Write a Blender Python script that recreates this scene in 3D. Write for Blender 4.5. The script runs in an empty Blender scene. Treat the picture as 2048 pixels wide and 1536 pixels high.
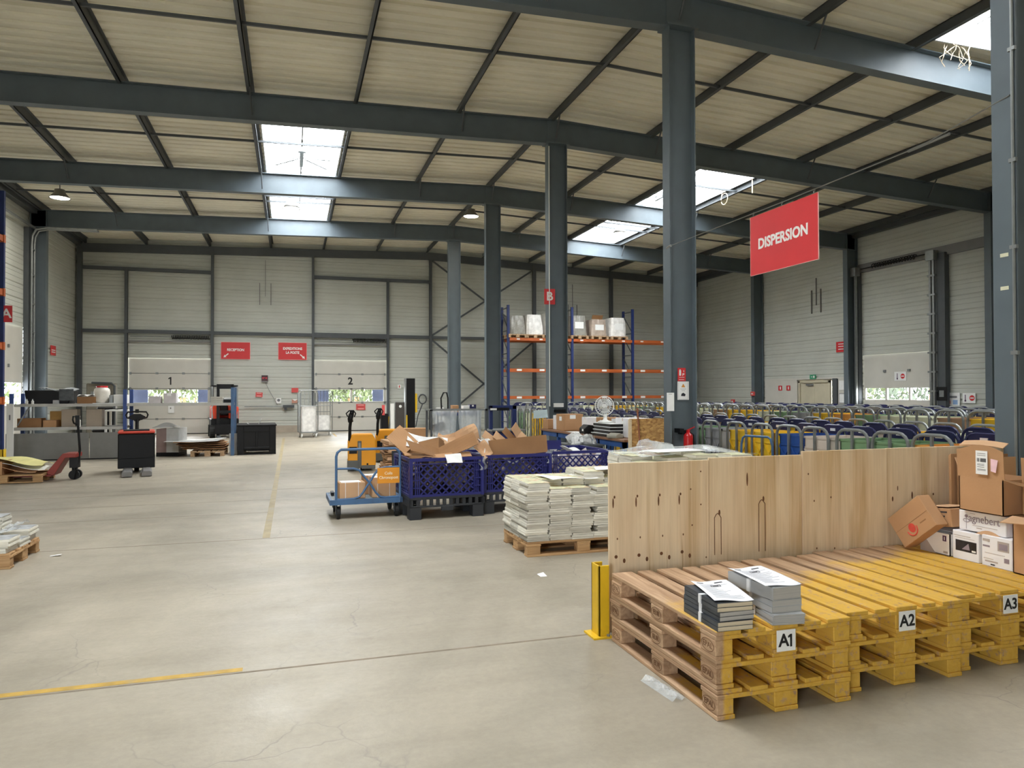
import bpy, math, random
from mathutils import Vector, Matrix, Euler
random.seed(7)
R = math.radians
scene = bpy.context.scene
COL = scene.collection

# ---------------------------------------------------------------- camera
CAM_H, F_PX = 1.6, 1428.0
YAW, PIT, ROLL = R(17.142), R(0.734), R(-0.1446)
_f = Vector((math.sin(YAW)*math.cos(PIT), math.cos(YAW)*math.cos(PIT), math.sin(PIT)))
_r0 = Vector((math.cos(YAW), -math.sin(YAW), 0))
_u0 = _r0.cross(_f)
CR = math.cos(ROLL)*_r0 + math.sin(ROLL)*_u0
CU = -math.sin(ROLL)*_r0 + math.cos(ROLL)*_u0
cam_d = bpy.data.cameras.new('camera')
cam_d.sensor_width = 36.0
cam_d.lens = F_PX/2048*36
cam_d.clip_start, cam_d.clip_end = 0.05, 300
cam = bpy.data.objects.new('camera', cam_d)
COL.objects.link(cam)
cam.matrix_world = Matrix(((CR.x, CU.x, -_f.x, 0), (CR.y, CU.y, -_f.y, 0), (CR.z, CU.z, -_f.z, CAM_H), (0, 0, 0, 1)))
scene.camera = cam

def at(x, y, X=None, Y=None, Z=None):
    """point of the hall seen at picture position x, y on the plane X, Y or Z"""
    d = CR*((x-1024)/F_PX) - CU*((y-768)/F_PX) + _f
    t = X/d.x if X is not None else Y/d.y if Y is not None else (Z-CAM_H)/d.z
    return Vector((0, 0, CAM_H)) + t*d

# ---------------------------------------------------------------- sky, daylight, exposure
SKY = 17.0
w = bpy.data.worlds.new('overcast_sky'); scene.world = w; w.use_nodes = True
nt = w.node_tree; bg = nt.nodes['Background']
tc = nt.nodes.new('ShaderNodeTexCoord'); sx = nt.nodes.new('ShaderNodeSeparateXYZ'); rp = nt.nodes.new('ShaderNodeValToRGB')
nt.links.new(tc.outputs['Generated'], sx.inputs[0]); nt.links.new(sx.outputs['Z'], rp.inputs[0]); nt.links.new(rp.outputs[0], bg.inputs[0])
rp.color_ramp.elements[0].position = 0.0; rp.color_ramp.elements[0].color = (0.62, 0.66, 0.70, 1)
rp.color_ramp.elements[1].position = 0.6; rp.color_ramp.elements[1].color = (0.93, 0.97, 1.0, 1)
bg.inputs[1].default_value = SKY
vs = scene.view_settings
scene.display_settings.display_device = 'sRGB'
vs.view_transform = 'Standard'; vs.look = 'None'; vs.gamma = 1.0; vs.use_curve_mapping = False
vs.exposure = 0.68
cy = scene.cycles
cy.use_denoising = True
cy.max_bounces = 10; cy.diffuse_bounces = 6; cy.glossy_bounces = 4; cy.transparent_max_bounces = 16; cy.transmission_bounces = 4
cy.caustics_reflective = False; cy.caustics_refractive = False
cy.sample_clamp_indirect = 6.0

def area(name, loc, sx_, sy_, rot, power=0, portal=False, color=(1, 1, 1)):
    l = bpy.data.lights.new(name, 'AREA'); l.shape = 'RECTANGLE'; l.size = sx_; l.size_y = sy_
    l.energy = power; l.color = color
    o = bpy.data.objects.new(name, l); COL.objects.link(o); o.location = loc; o.rotation_euler = rot
    l.cycles.is_portal = portal
    return o

# the roof lights: (x0, x1, y0, y1)
RIDGE = 5.8
def zr(x):           # top of the rafters
    return 7.84 - (RIDGE-x)*0.028 if x < RIDGE else 7.84 - (x-RIDGE)*0.047
def zd(x):           # underside of the roof deck
    return zr(x) + 0.19
LIGHTS = [(-0.70, 1.20, 16.6, 26.4), (10.55, 12.5, 16.6, 26.4), (-0.70, 1.20, 2.5, 9.0), (10.55, 12.5, 2.0, 9.55)]  # third strip is out of view, added for more daylight
for a, b, c, d in LIGHTS:
    z = zd((a+b)/2) + 0.42
    area('daylight_portal', ((a+b)/2, (c+d)/2, z), b-a, d-c, (0, 0, 0), portal=True)

OPEN = [(-6.4, -3.7)]     # unseen door opening added behind the camera to let in fill daylight
for a, b in OPEN:
    area('daylight_portal', ((a+b)/2, -4.05, 1.8), b-a, 3.6, (R(90), 0, 0), portal=True)

# ---------------------------------------------------------------- mesh helpers
class MB:
    def __init__(s): s.v = []; s.f = []
    def add(s, vs, fs, m=None):
        n = len(s.v)
        s.v += [tuple(m @ Vector(p)) if m else tuple(p) for p in vs]
        s.f += [tuple(i+n for i in f) for f in fs]
        return s
    def quad(s, a, b, c, d): return s.add([a, b, c, d], [(0, 1, 2, 3)])
    def box(s, x0, x1, y0, y1, z0, z1, m=None):
        return s.add([(x0,y0,z0),(x1,y0,z0),(x1,y1,z0),(x0,y1,z0),(x0,y0,z1),(x1,y0,z1),(x1,y1,z1),(x0,y1,z1)],
                     [(0,3,2,1),(4,5,6,7),(0,1,5,4),(1,2,6,5),(2,3,7,6),(3,0,4,7)], m)
    def bar(s, a, b, w, h, up=(0,0,1)):
        a, b = Vector(a), Vector(b); d = b-a; L = d.length; d.normalize()
        up = Vector(up)
        if abs(d.dot(up)) > .99: up = Vector((0,1,0))
        sd = d.cross(up).normalized(); u = sd.cross(d)
        m = Matrix(((d.x,sd.x,u.x,a.x),(d.y,sd.y,u.y,a.y),(d.z,sd.z,u.z,a.z),(0,0,0,1)))
        return s.box(0, L, -w/2, w/2, -h/2, h/2, m)
    def tube(s, pts, r, n=8, closed=False):
        pts = [Vector(p) for p in pts]; N = len(pts); rings = []
        prev = None
        for i, p in enumerate(pts):
            if closed: d = pts[(i+1) % N]-pts[i-1]
            else: d = pts[min(i+1, N-1)]-pts[max(i-1, 0)]
            d.normalize()
            if prev is None:
                ref = Vector((0,0,1)) if abs(d.z) < .9 else Vector((1,0,0))
                u = d.cross(ref).normalized()
            else:
                u = prev - d*prev.dot(d)
                u = u.normalized() if u.length > 1e-6 else d.orthogonal().normalized()
            prev = u; v = d.cross(u)
            rings.append([p + r*(math.cos(2*math.pi*k/n)*u + math.sin(2*math.pi*k/n)*v) for k in range(n)])
        vs = [q for g in rings for q in g]; fs = []
        for i in range(N if closed else N-1):
            j = (i+1) % N
            for k in range(n):
                l = (k+1) % n
                fs.append((i*n+k, i*n+l, j*n+l, j*n+k))
        if not closed:
            fs.append(tuple(range(n-1, -1, -1))); fs.append(tuple((N-1)*n+k for k in range(n)))
        return s.add(vs, fs)
    def cyl(s, a, b, r, n=16, r2=None):
        a, b = Vector(a), Vector(b); d = (b-a).normalized(); u = d.orthogonal().normalized(); v = d.cross(u)
        r2 = r if r2 is None else r2
        vs = [a + r*(math.cos(2*math.pi*k/n)*u + math.sin(2*math.pi*k/n)*v) for k in range(n)]
        vs += [b + r2*(math.cos(2*math.pi*k/n)*u + math.sin(2*math.pi*k/n)*v) for k in range(n)]
        fs = [(k, (k+1) % n, n+(k+1) % n, n+k) for k in range(n)] + [tuple(range(n-1,-1,-1)), tuple(range(n, 2*n))]
        return s.add(vs, fs)
    def lathe(s, prof, c=(0,0,0), n=20, m=None):
        vs = []; fs = []
        for r, z in prof:
            vs += [(c[0]+r*math.cos(2*math.pi*k/n), c[1]+r*math.sin(2*math.pi*k/n), c[2]+z) for k in range(n)]
        for i in range(len(prof)-1):
            for k in range(n):
                l = (k+1) % n; fs.append((i*n+k, i*n+l, (i+1)*n+l, (i+1)*n+k))
        fs.append(tuple(range(n-1,-1,-1))); fs.append(tuple((len(prof)-1)*n+k for k in range(n)))
        return s.add(vs, fs, m)
    def prism(s, poly, d, m=None):
        """polygon in x, z pulled along y by d"""
        n = len(poly)
        vs = [(x, 0, z) for x, z in poly] + [(x, d, z) for x, z in poly]
        fs = [tuple(range(n)), tuple(range(2*n-1, n-1, -1))] + [(i, n+i, n+(i+1) % n, (i+1) % n) for i in range(n)]
        return s.add(vs, fs, m)
    def grid(s, fn, nu, nv):
        vs = [fn(i/nu, j/nv) for j in range(nv+1) for i in range(nu+1)]
        fs = [(j*(nu+1)+i, j*(nu+1)+i+1, (j+1)*(nu+1)+i+1, (j+1)*(nu+1)+i) for j in range(nv) for i in range(nu)]
        return s.add(vs, fs)
    def build(s, name, mat, parent=None, loc=None, rot=None, bev=0, smooth=False, solid=0):
        me = bpy.data.meshes.new(name); me.from_pydata(s.v, [], s.f); me.materials.append(mat); me.validate()
        o = bpy.data.objects.new(name, me); COL.objects.link(o)
        if parent: o.parent = parent
        if loc is not None: o.location = loc
        if rot is not None: o.rotation_euler = rot
        if smooth:
            for p in me.polygons: p.use_smooth = True
        if solid:
            md = o.modifiers.new('thick', 'SOLIDIFY'); md.thickness = solid; md.offset = 0
        if bev:
            md = o.modifiers.new('edge', 'BEVEL'); md.width = bev; md.segments = 1; md.limit_method = 'ANGLE'
        return o

def tag(o, label=None, cat=None, group=None, kind=None):
    if label: o['label'] = label
    if cat: o['category'] = cat
    if group: o['group'] = group
    if kind: o['kind'] = kind
    return o
def thing(name, label, cat, loc=(0,0,0), rz=0, group=None):
    o = bpy.data.objects.new(name, None); COL.objects.link(o)
    o.empty_display_size = .1; o.location = loc; o.rotation_euler = (0, 0, rz)
    return tag(o, label, cat, group)
KIDS = {}
def kids(o):
    return [c for c in bpy.data.objects if c.parent == o]
def dup(src, loc, rz=0, label=None, group=None, tree=None):
    """a copy of a thing with copies of its parts and sub-parts"""
    if src.name not in KIDS: KIDS[src.name] = [(c, kids(c)) for c in kids(src)]
    r = src.copy(); COL.objects.link(r); r.location = loc; r.rotation_euler = (0, 0, rz)
    if label: r['label'] = label
    if group: r['group'] = group
    out = [r]
    for c, subs in KIDS[src.name]:
        k = c.copy(); COL.objects.link(k); k.parent = r; out.append(k)
        for g in subs:
            q = g.copy(); COL.objects.link(q); q.parent = k
    return r
def S(name, mb, mat, label, cat, **k):
    return tag(mb.build(name, mat, **k), label, cat, kind='structure')
FACE_Y = (R(90), 0, 0)            # reads from smaller y
FACE_X = (R(90), 0, R(-90))       # reads from smaller x
FACE_XP = (R(90), 0, R(90))       # reads from larger x
def text(s, size, mat, parent, loc, rot=FACE_Y, name='lettering', bold=0.0, ext=.0015, wide=1.0, line=.9):
    cu = bpy.data.curves.new(name, 'FONT'); cu.body = s; cu.size = size; cu.align_x = 'CENTER'; cu.align_y = 'CENTER'
    cu.extrude = ext; cu.offset = bold; cu.space_line = line; cu.resolution_u = 3
    t = bpy.data.objects.new('tmp_text', cu)
    me = bpy.data.meshes.new_from_object(t)
    bpy.data.objects.remove(t)
    for v in me.vertices: v.co.x *= wide
    me.materials.clear(); me.materials.append(mat)
    o = bpy.data.objects.new(name, me); COL.objects.link(o); o.parent = parent; o.location = loc; o.rotation_euler = rot
    return o

def digit_one(h, mat, parent, loc, rot=FACE_Y, name='lettering', t=.17):
    s = h; mb = MB().prism([(.02*s, -.5*s), (.02*s+t*s, -.5*s), (.02*s+t*s, .5*s), (.05*s, .5*s), (-.17*s, .36*s), (-.17*s, .21*s), (.02*s, .29*s)], .002)
    return mb.build(name, mat, parent, loc=loc)

# ---------------------------------------------------------------- materials
def lin(c):
    return tuple(((v/255)/12.92 if v/255 <= .04045 else (((v/255)+.055)/1.055)**2.4) for v in c) + (1,)
MATS = {}
def M(name, rgb, rough=.6, metal=0.0, var=.10, scale=6.0, bump=0.0, bscale=60.0, stretch=(1,1,1), alpha=1.0, emit=0, spec=.5, dirt=None, dirt_amt=.0):
    if name in MATS: return MATS[name]
    m = bpy.data.materials.new(name); m.use_nodes = True; MATS[name] = m
    n = m.node_tree.nodes; L = m.node_tree.links; b = n['Principled BSDF']
    b.inputs['Roughness'].default_value = rough; b.inputs['Metallic'].default_value = metal
    b.inputs['Specular IOR Level'].default_value = spec
    c = lin(rgb)
    tc = n.new('ShaderNodeTexCoord'); mp = n.new('ShaderNodeMapping'); mp.inputs['Scale'].default_value = stretch
    L.new(tc.outputs['Object'], mp.inputs[0])
    nz = n.new('ShaderNodeTexNoise'); nz.inputs['Scale'].default_value = scale; nz.inputs['Detail'].default_value = 5
    L.new(mp.outputs[0], nz.inputs['Vector'])
    r = n.new('ShaderNodeValToRGB'); L.new(nz.outputs['Fac'], r.inputs[0])
    r.color_ramp.elements[0].position = .3; r.color_ramp.elements[1].position = .7
    lo = tuple(x*(1-var) for x in c[:3]); hi = tuple(min(1, x*(1+var)) for x in c[:3])
    r.color_ramp.elements[0].color = lo+(1,); r.color_ramp.elements[1].color = hi+(1,)
    out = r.outputs[0]
    if dirt:
        n2 = n.new('ShaderNodeTexNoise'); n2.inputs['Scale'].default_value = scale*.6; n2.inputs['Detail'].default_value = 8; n2.inputs['Roughness'].default_value = .7
        L.new(tc.outputs['Object'], n2.inputs['Vector'])
        r2 = n.new('ShaderNodeValToRGB'); L.new(n2.outputs['Fac'], r2.inputs[0])
        r2.color_ramp.elements[0].position = .52; r2.color_ramp.elements[1].position = .72
        r2.color_ramp.elements[1].color = (dirt_amt,)*3+(1,)
        mx = n.new('ShaderNodeMix'); mx.data_type = 'RGBA'; L.new(r2.outputs[0], mx.inputs[0]); L.new(out, mx.inputs[6]); mx.inputs[7].default_value = lin(dirt)
        out = mx.outputs[2]
    L.new(out, b.inputs['Base Color'])
    if bump:
        nb = n.new('ShaderNodeTexNoise'); nb.inputs['Scale'].default_value = bscale; L.new(mp.outputs[0], nb.inputs['Vector'])
        bp = n.new('ShaderNodeBump'); bp.inputs['Strength'].default_value = bump; bp.inputs['Distance'].default_value = .02
        L.new(nb.outputs['Fac'], bp.inputs['Height']); L.new(bp.outputs[0], b.inputs['Normal'])
    if emit:
        b.inputs['Emission Color'].default_value = c; b.inputs['Emission Strength'].default_value = emit
    if alpha < 1:
        tr = n.new('ShaderNodeBsdfTransparent'); ms = n.new('ShaderNodeMixShader'); ms.inputs[0].default_value = alpha
        L.new(tr.outputs[0], ms.inputs[1]); L.new(b.outputs[0], ms.inputs[2]); L.new(ms.outputs[0], n['Material Output'].inputs[0])
    return m

def floor_mat():
    m = bpy.data.materials.new('worn_concrete'); m.use_nodes = True
    n = m.node_tree.nodes; L = m.node_tree.links; b = n['Principled BSDF']
    g = n.new('ShaderNodeNewGeometry')
    def noise(scale, det=6, rough=.6, st=(1,1,1), dist=0):
        mp = n.new('ShaderNodeMapping'); mp.inputs['Scale'].default_value = st; L.new(g.outputs['Position'], mp.inputs[0])
        z = n.new('ShaderNodeTexNoise'); z.inputs['Scale'].default_value = scale; z.inputs['Detail'].default_value = det; z.inputs['Roughness'].default_value = rough; z.inputs['Distortion'].default_value = dist
        L.new(mp.outputs[0], z.inputs['Vector']); return z
    def ramp(src, stops):
        r = n.new('ShaderNodeValToRGB'); L.new(src, r.inputs[0]); e = r.color_ramp.elements
        while len(e) < len(stops): e.new(.5)
        for k, (p, c) in enumerate(stops): e[k].position = p; e[k].color = c
        return r.outputs[0]
    def mix(fac, a, c, mode='MIX'):
        x = n.new('ShaderNodeMix'); x.data_type = 'RGBA'; x.blend_type = mode
        for i, v in ((0, fac), (6, a), (7, c)):
            if hasattr(v, 'links'): L.new(v, x.inputs[i])
            else: x.inputs[i].default_value = v
        return x.outputs[2]
    base = ramp(noise(.35, 8, .62, dist=.6).outputs['Fac'], [(.28, lin((134,127,112))), (.5, lin((163,154,138))), (.72, lin((186,176,157)))])
    tracks = ramp(noise(1.1, 6, .6, (.35, 3.0, 1)).outputs['Fac'], [(.45, (1,1,1,1)), (.75, (.84,.83,.81,1))])
    base = mix(.8, base, tracks, 'MULTIPLY')
    fine = ramp(noise(22, 6, .7).outputs['Fac'], [(.3, (.88,.88,.87,1)), (.7, (1.06,1.06,1.05,1))])
    base = mix(.75, base, fine, 'MULTIPLY')
    spots = ramp(noise(5.5, 10, .75, dist=1.0).outputs['Fac'], [(.60, (1,1,1,1)), (.74, (.74,.71,.66,1))])
    base = mix(.55, base, spots, 'MULTIPLY')
    # hairline cracks, only in patches
    wob = noise(1.6, 4)
    ad = n.new('ShaderNodeVectorMath'); ad.operation = 'MULTIPLY_ADD'; L.new(wob.outputs['Color'], ad.inputs[0]); ad.inputs[1].default_value = (.5,.5,0); L.new(g.outputs['Position'], ad.inputs[2])
    vo = n.new('ShaderNodeTexVoronoi'); vo.feature = 'DISTANCE_TO_EDGE'; vo.inputs['Scale'].default_value = 1.35; L.new(ad.outputs[0], vo.inputs['Vector'])
    crack = ramp(vo.outputs['Distance'], [(.0, (1,1,1,1)), (.0065, (0,0,0,1))])
    patch = ramp(noise(.55, 2).outputs['Fac'], [(.46, (0,0,0,1)), (.6, (1,1,1,1))])
    crack = mix(1.0, crack, patch, 'MULTIPLY')
    base = mix(crack, base, lin((136,129,118)))
    L.new(base, b.inputs['Base Color'])
    rg = ramp(noise(2.2, 6, .65).outputs['Fac'], [(.3, (.36,)*3+(1,)), (.7, (.56,)*3+(1,))]); L.new(rg, b.inputs['Roughness'])
    b.inputs['Specular IOR Level'].default_value = .42
    bp = n.new('ShaderNodeBump'); bp.inputs['Strength'].default_value = .12; bp.inputs['Distance'].default_value = .01
    L.new(noise(30, 4).outputs['Fac'], bp.inputs['Height']); L.new(bp.outputs[0], b.inputs['Normal'])
    return m

def wood_mat(name, rgb, dark, along='y', paint=None, knots=False):
    """bare timber with grain along one axis; PAINT adds worn yellow paint where it was brushed on (towards the front of the platform)"""
    m = bpy.data.materials.new(name); m.use_nodes = True; MATS[name] = m
    n = m.node_tree.nodes; L = m.node_tree.links; b = n['Principled BSDF']
    tc = n.new('ShaderNodeTexCoord'); g = n.new('ShaderNodeNewGeometry'); oi = n.new('ShaderNodeObjectInfo')
    st = {'x': (.6, 9, 9), 'y': (9, .6, 9), 'z': (9, 9, .6)}[along]
    mp = n.new('ShaderNodeMapping'); mp.inputs['Scale'].default_value = st
    ad = n.new('ShaderNodeVectorMath'); ad.operation = 'ADD'; L.new(g.outputs['Position'], ad.inputs[0])
    L.new(oi.outputs['Random'], ad.inputs[1]); L.new(ad.outputs[0], mp.inputs[0])
    nz = n.new('ShaderNodeTexNoise'); nz.inputs['Scale'].default_value = 2.2; nz.inputs['Detail'].default_value = 8; nz.inputs['Roughness'].default_value = .65; nz.inputs['Distortion'].default_value = .8
    L.new(mp.outputs[0], nz.inputs['Vector'])
    r = n.new('ShaderNodeValToRGB'); L.new(nz.outputs['Fac'], r.inputs[0])
    r.color_ramp.elements[0].position = .32; r.color_ramp.elements[1].position = .66
    r.color_ramp.elements[0].color = lin(dark); r.color_ramp.elements[1].color = lin(rgb)
    out = r.outputs[0]
    hv = n.new('ShaderNodeHueSaturation'); L.new(out, hv.inputs['Color'])
    mr = n.new('ShaderNodeMapRange'); L.new(oi.outputs['Random'], mr.inputs[0]); mr.inputs[3].default_value = .84; mr.inputs[4].default_value = 1.12
    L.new(mr.outputs[0], hv.inputs['Value']); out = hv.outputs[0]
    if paint:
        sp = n.new('ShaderNodeSeparateXYZ'); L.new(g.outputs['Position'], sp.inputs[0])
        def math_(op, a, c):
            q = n.new('ShaderNodeMath'); q.operation = op
            for i, v in ((0, a), (1, c)):
                if hasattr(v, 'links'): L.new(v, q.inputs[i])
                else: q.inputs[i].default_value = v
            return q.outputs[0]
        # brushed area: front strip on the first stack, wider further along, everything on the front faces
        edge = math_('MULTIPLY_ADD', sp.outputs['X'], .30); q = edge.node; q.inputs[2].default_value = 2.98
        d = math_('SUBTRACT', edge, sp.outputs['Y'])
        big = n.new('ShaderNodeTexNoise'); big.inputs['Scale'].default_value = 2.4; big.inputs['Detail'].default_value = 7; big.inputs['Roughness'].default_value = .65; L.new(g.outputs['Position'], big.inputs['Vector'])
        dn = math_('MULTIPLY_ADD', big.outputs['Fac'], 1.0); dn.node.inputs[2].default_value = -.5
        d = math_('ADD', d, dn)
        left = math_('SUBTRACT', sp.outputs['X'], 2.012); left = math_('MULTIPLY', left, 60); left.node.use_clamp = True
        top = math_('SUBTRACT', sp.outputs['Z'], .425); top = math_('MULTIPLY', top, 100); top.node.use_clamp = True
        left = math_('MAXIMUM', left, top)
        d = math_('MULTIPLY', d, 5.0); d.node.use_clamp = True
        d = math_('MULTIPLY', d, left)
        wn = n.new('ShaderNodeTexNoise'); wn.inputs['Scale'].default_value = 26; wn.inputs['Detail'].default_value = 8; wn.inputs['Roughness'].default_value = .7; L.new(g.outputs['Position'], wn.inputs['Vector'])
        wr = n.new('ShaderNodeValToRGB'); wr.color_ramp.elements[0].position = .34; wr.color_ramp.elements[1].position = .46; L.new(wn.outputs['Fac'], wr.inputs[0])
        fac = math_('MULTIPLY', d, wr.outputs[0])
        fac = math_('MULTIPLY', fac, .92)
        yn = n.new('ShaderNodeValToRGB'); L.new(nz.outputs['Fac'], yn.inputs[0])
        yn.color_ramp.elements[0].color = lin((196,150,44)); yn.color_ramp.elements[1].color = lin(paint)
        mx = n.new('ShaderNodeMix'); mx.data_type = 'RGBA'; L.new(fac, mx.inputs[0]); L.new(out, mx.inputs[6]); L.new(yn.outputs[0], mx.inputs[7]); out = mx.outputs[2]
    L.new(out, b.inputs['Base Color']); b.inputs['Roughness'].default_value = .75; b.inputs['Specular IOR Level'].default_value = .25
    bp = n.new('ShaderNodeBump'); bp.inputs['Strength'].default_value = .25; bp.inputs['Distance'].default_value = .01
    L.new(nz.outputs['Fac'], bp.inputs['Height']); L.new(bp.outputs[0], b.inputs['Normal'])
    return m

STEEL = M('slate_blue_steel', (92, 102, 108), .48, 0, .07, 3, spec=.45)
STEEL2 = M('dark_slate_steel', (76, 80, 83), .55, 0, .08, 3)
TRIMG = M('grey_steel_trim', (120, 118, 116), .5, 0, .08, 4)
CLAD = M('off_white_cladding', (194, 196, 188), .5, 0, .05, 1.2, spec=.35)
DECK = M('beige_roof_deck', (234, 230, 213), .7, 0, .07, 1.0, bump=.1, spec=.2)
DOORP = M('pale_grey_door_panel', (206, 203, 194), .45, 0, .04, 2)
RED = M('red_sign_face', (206, 46, 50), .45, 0, .04, 3)
WHITE = M('white_paint', (236, 236, 232), .55, 0, .03, 5)
BLACK = M('black_ink', (22, 22, 24), .6, 0, .05, 5)
PAPER = M('white_paper', (238, 238, 236), .8, 0, .03, 12)
GREYINK = M('grey_print', (120, 120, 124), .8, 0, .1, 40)
RUBBER = M('black_rubber', (17, 17, 17), .75, 0, .15, 8)
BLKPL = M('black_plastic', (15, 15, 17), .5, 0, .15, 6, spec=.3)
CHROME = M('bare_zinc_steel', (150, 153, 152), .32, .85, .08, 6)
GREYMET = M('grey_galvanised', (140, 143, 142), .42, .55, .1, 10)
CARD = M('brown_cardboard', (184, 142, 104), .85, 0, .08, 3, bump=.05, spec=.2)
CARD2 = M('tan_cardboard', (205, 165, 128), .85, 0, .07, 3, spec=.2)
CARD3 = M('dark_cardboard', (150, 112, 78), .85, 0, .08, 3, spec=.2)
ORANGE = M('rack_orange', (184, 92, 40), .5, 0, .08, 4)
RBLUE = M('rack_blue', (28, 45, 98), .5, 0, .1, 4)
YELLOW = M('safety_yellow', (222, 180, 30), .5, 0, .08, 6, dirt=(120, 96, 30), dirt_amt=.5)
FILM = M('clear_plastic_film', (225, 230, 232), .2, 0, .1, 14, bump=.8, bscale=10, alpha=.36)
PANE = M('clear_glazing', (235, 240, 240), .1, 0, .02, 4, alpha=.10)
# ================================================================ the hall
BACK, LEFT, RIGHT, FRONT = 31.2, -7.95, 19.3, -4.0
FRAMES = [4.36, 9.85, 15.27, 20.7, 26.05]
PURL = [-7.6, -5.46, -3.14, -.80, 1.30, 3.53, 5.72, 8.25, 10.45, 12.6, 14.52, 16.53, 18.9]
S('floor', MB().quad((LEFT-.1, FRONT, 0), (RIGHT+.1, FRONT, 0), (RIGHT+.1, BACK+.1, 0), (LEFT-.1, BACK+.1, 0)), floor_mat(), 'worn grey concrete floor of the hall with hairline cracks', 'floor')
og = M('outdoor_concrete', (150, 148, 142), .9, 0, .1, 1)
S('ground_outside', MB().box(-60, 60, BACK+.3, 80, -1.2, -1.1), og, 'grey paved yard beyond the back wall dock doors', 'ground')
S('ground_outside', MB().box(-60, 60, -60, FRONT-.15, -.06, -.01), M('pale_bounce_ground', (196, 192, 184), .9, 0, .08, 1), 'added pale ground outside the unseen opening behind the camera', 'ground')  # pale ground added out of view to bounce daylight up to the roof
S('ground_outside', MB().box(RIGHT+.3, 70, -20, BACK, -1.2, -1.1), og, 'grey paved yard beyond the side wall dock door', 'ground')

def holes_1d(lo, hi, cuts):
    xs = sorted({lo, hi, *[c for h in cuts for c in h[:2] if lo < c < hi]})
    return list(zip(xs[:-1], xs[1:]))
def clad(P, u0, u1, top, holes, flip, z0=0.0):
    """horizontal wall trays: P(u, z, d) -> point, d = relief towards the room"""
    mb = MB()
    for a, b in holes_1d(u0, u1, holes):
        base = z0
        for h in holes:
            if h[0] <= a and b <= h[1]: base = max(base, h[3])
        zt = max(top(a), top(b))
        prof = [(base, 0)]; k = math.floor(base/.45)
        while k*.45 < zt:
            q = k*.45
            for dz, d in ((.02, -.022), (.05, 0), (.17, 0), (.18, -.009), (.20, -.009), (.21, 0), (.32, 0), (.33, -.009), (.35, -.009), (.36, 0), (.43, 0), (.45, -.022)):
                if base < q+dz < zt: prof.append((q+dz, d))
            k += 1
        prof.append((zt, 0))
        vs = [P(a, z, d) for z, d in prof] + [P(b, z, d) for z, d in prof]; n = len(prof)
        fs = [(i, i+1, n+i+1, n+i) if flip else (n+i, n+i+1, i+1, i) for i in range(n-1)]
        mb.add(vs, fs)
    return mb
D1, D2 = (-6.14, -3.12), (.90, 3.93)
DH = 3.03
S('wall_back', clad(lambda u, z, d: (u, BACK-d, z), LEFT-.12, RIGHT+.12, lambda u: zd(u)+.05, [(D1[0], D1[1], 0, DH), (D2[0], D2[1], 0, DH)], True), CLAD, 'off white ribbed metal wall at the far end with two dock doors', 'wall')
LD = (22.5, 25.55, 0, 3.68)
S('wall_left', clad(lambda u, z, d: (LEFT+d, u, z), FRONT-.12, BACK+.12, lambda u: zd(LEFT)+.05, [LD], True), CLAD, 'off white ribbed metal wall along the side with the tall shelving', 'wall')
RD = (17.5, 20.45, 0, 2.9); DD = (22.0, 23.75, 0, 2.05)
S('wall_right', clad(lambda u, z, d: (RIGHT-d, u, z), FRONT-.12, BACK+.12, lambda u: zd(RIGHT)+.05, [RD, DD], False), CLAD, 'off white ribbed metal wall behind the mail trolleys', 'wall')
S('wall_front', clad(lambda u, z, d: (u, FRONT+d, z), LEFT-.12, RIGHT+.12, lambda u: zd(u)+.05, [(a, b, 0, 3.6) for a, b in OPEN], False), CLAD, 'off white ribbed metal wall behind the camera position', 'wall')

# roof deck, ribs along x
mb = MB()
def deck(x0, x1, y0, y1):
    pts = []; k = math.floor(y0/.30)
    pts.append((y0, 0))
    while k*.30 < y1:
        for dy, d in ((.0, 0), (.045, .012), (.06, .06), (.13, .06), (.145, .012), (.19, 0)):
            y = k*.30+dy
            if y0 < y < y1: pts.append((y, d))
        k += 1
    pts.append((y1, pts[-1][1])); n = len(pts)
    mb.add([(x0, y, zd(x0)+d) for y, d in pts]+[(x1, y, zd(x1)+d) for y, d in pts], [(i, n+i, n+i+1, i+1) for i in range(n-1)])
xs = [LEFT-.05, -.70, 1.20, RIDGE, 10.55, 12.5, RIGHT+.05]
for a, b in zip(xs[:-1], xs[1:]):
    segs = [(FRONT-.1, BACK+.1)]
    for l in LIGHTS:
        if l[0] <= a+.01 and b <= l[1]+.01:
            segs = [q for s in segs for q in ((s[0], l[2]), (l[3], s[1])) if l[2] < s[1] and l[3] > s[0]] or segs
    if len(segs) > 1: segs = [(FRONT-.1, LIGHTS[2 if a < 5 else 3][2]), (LIGHTS[2 if a < 5 else 3][3], 16.6), (26.4, BACK+.1)]
    for c, d in segs: deck(a, b, c, d)
S('ceiling', mb, DECK, 'beige corrugated roof deck spanning the whole hall', 'ceiling')

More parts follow.
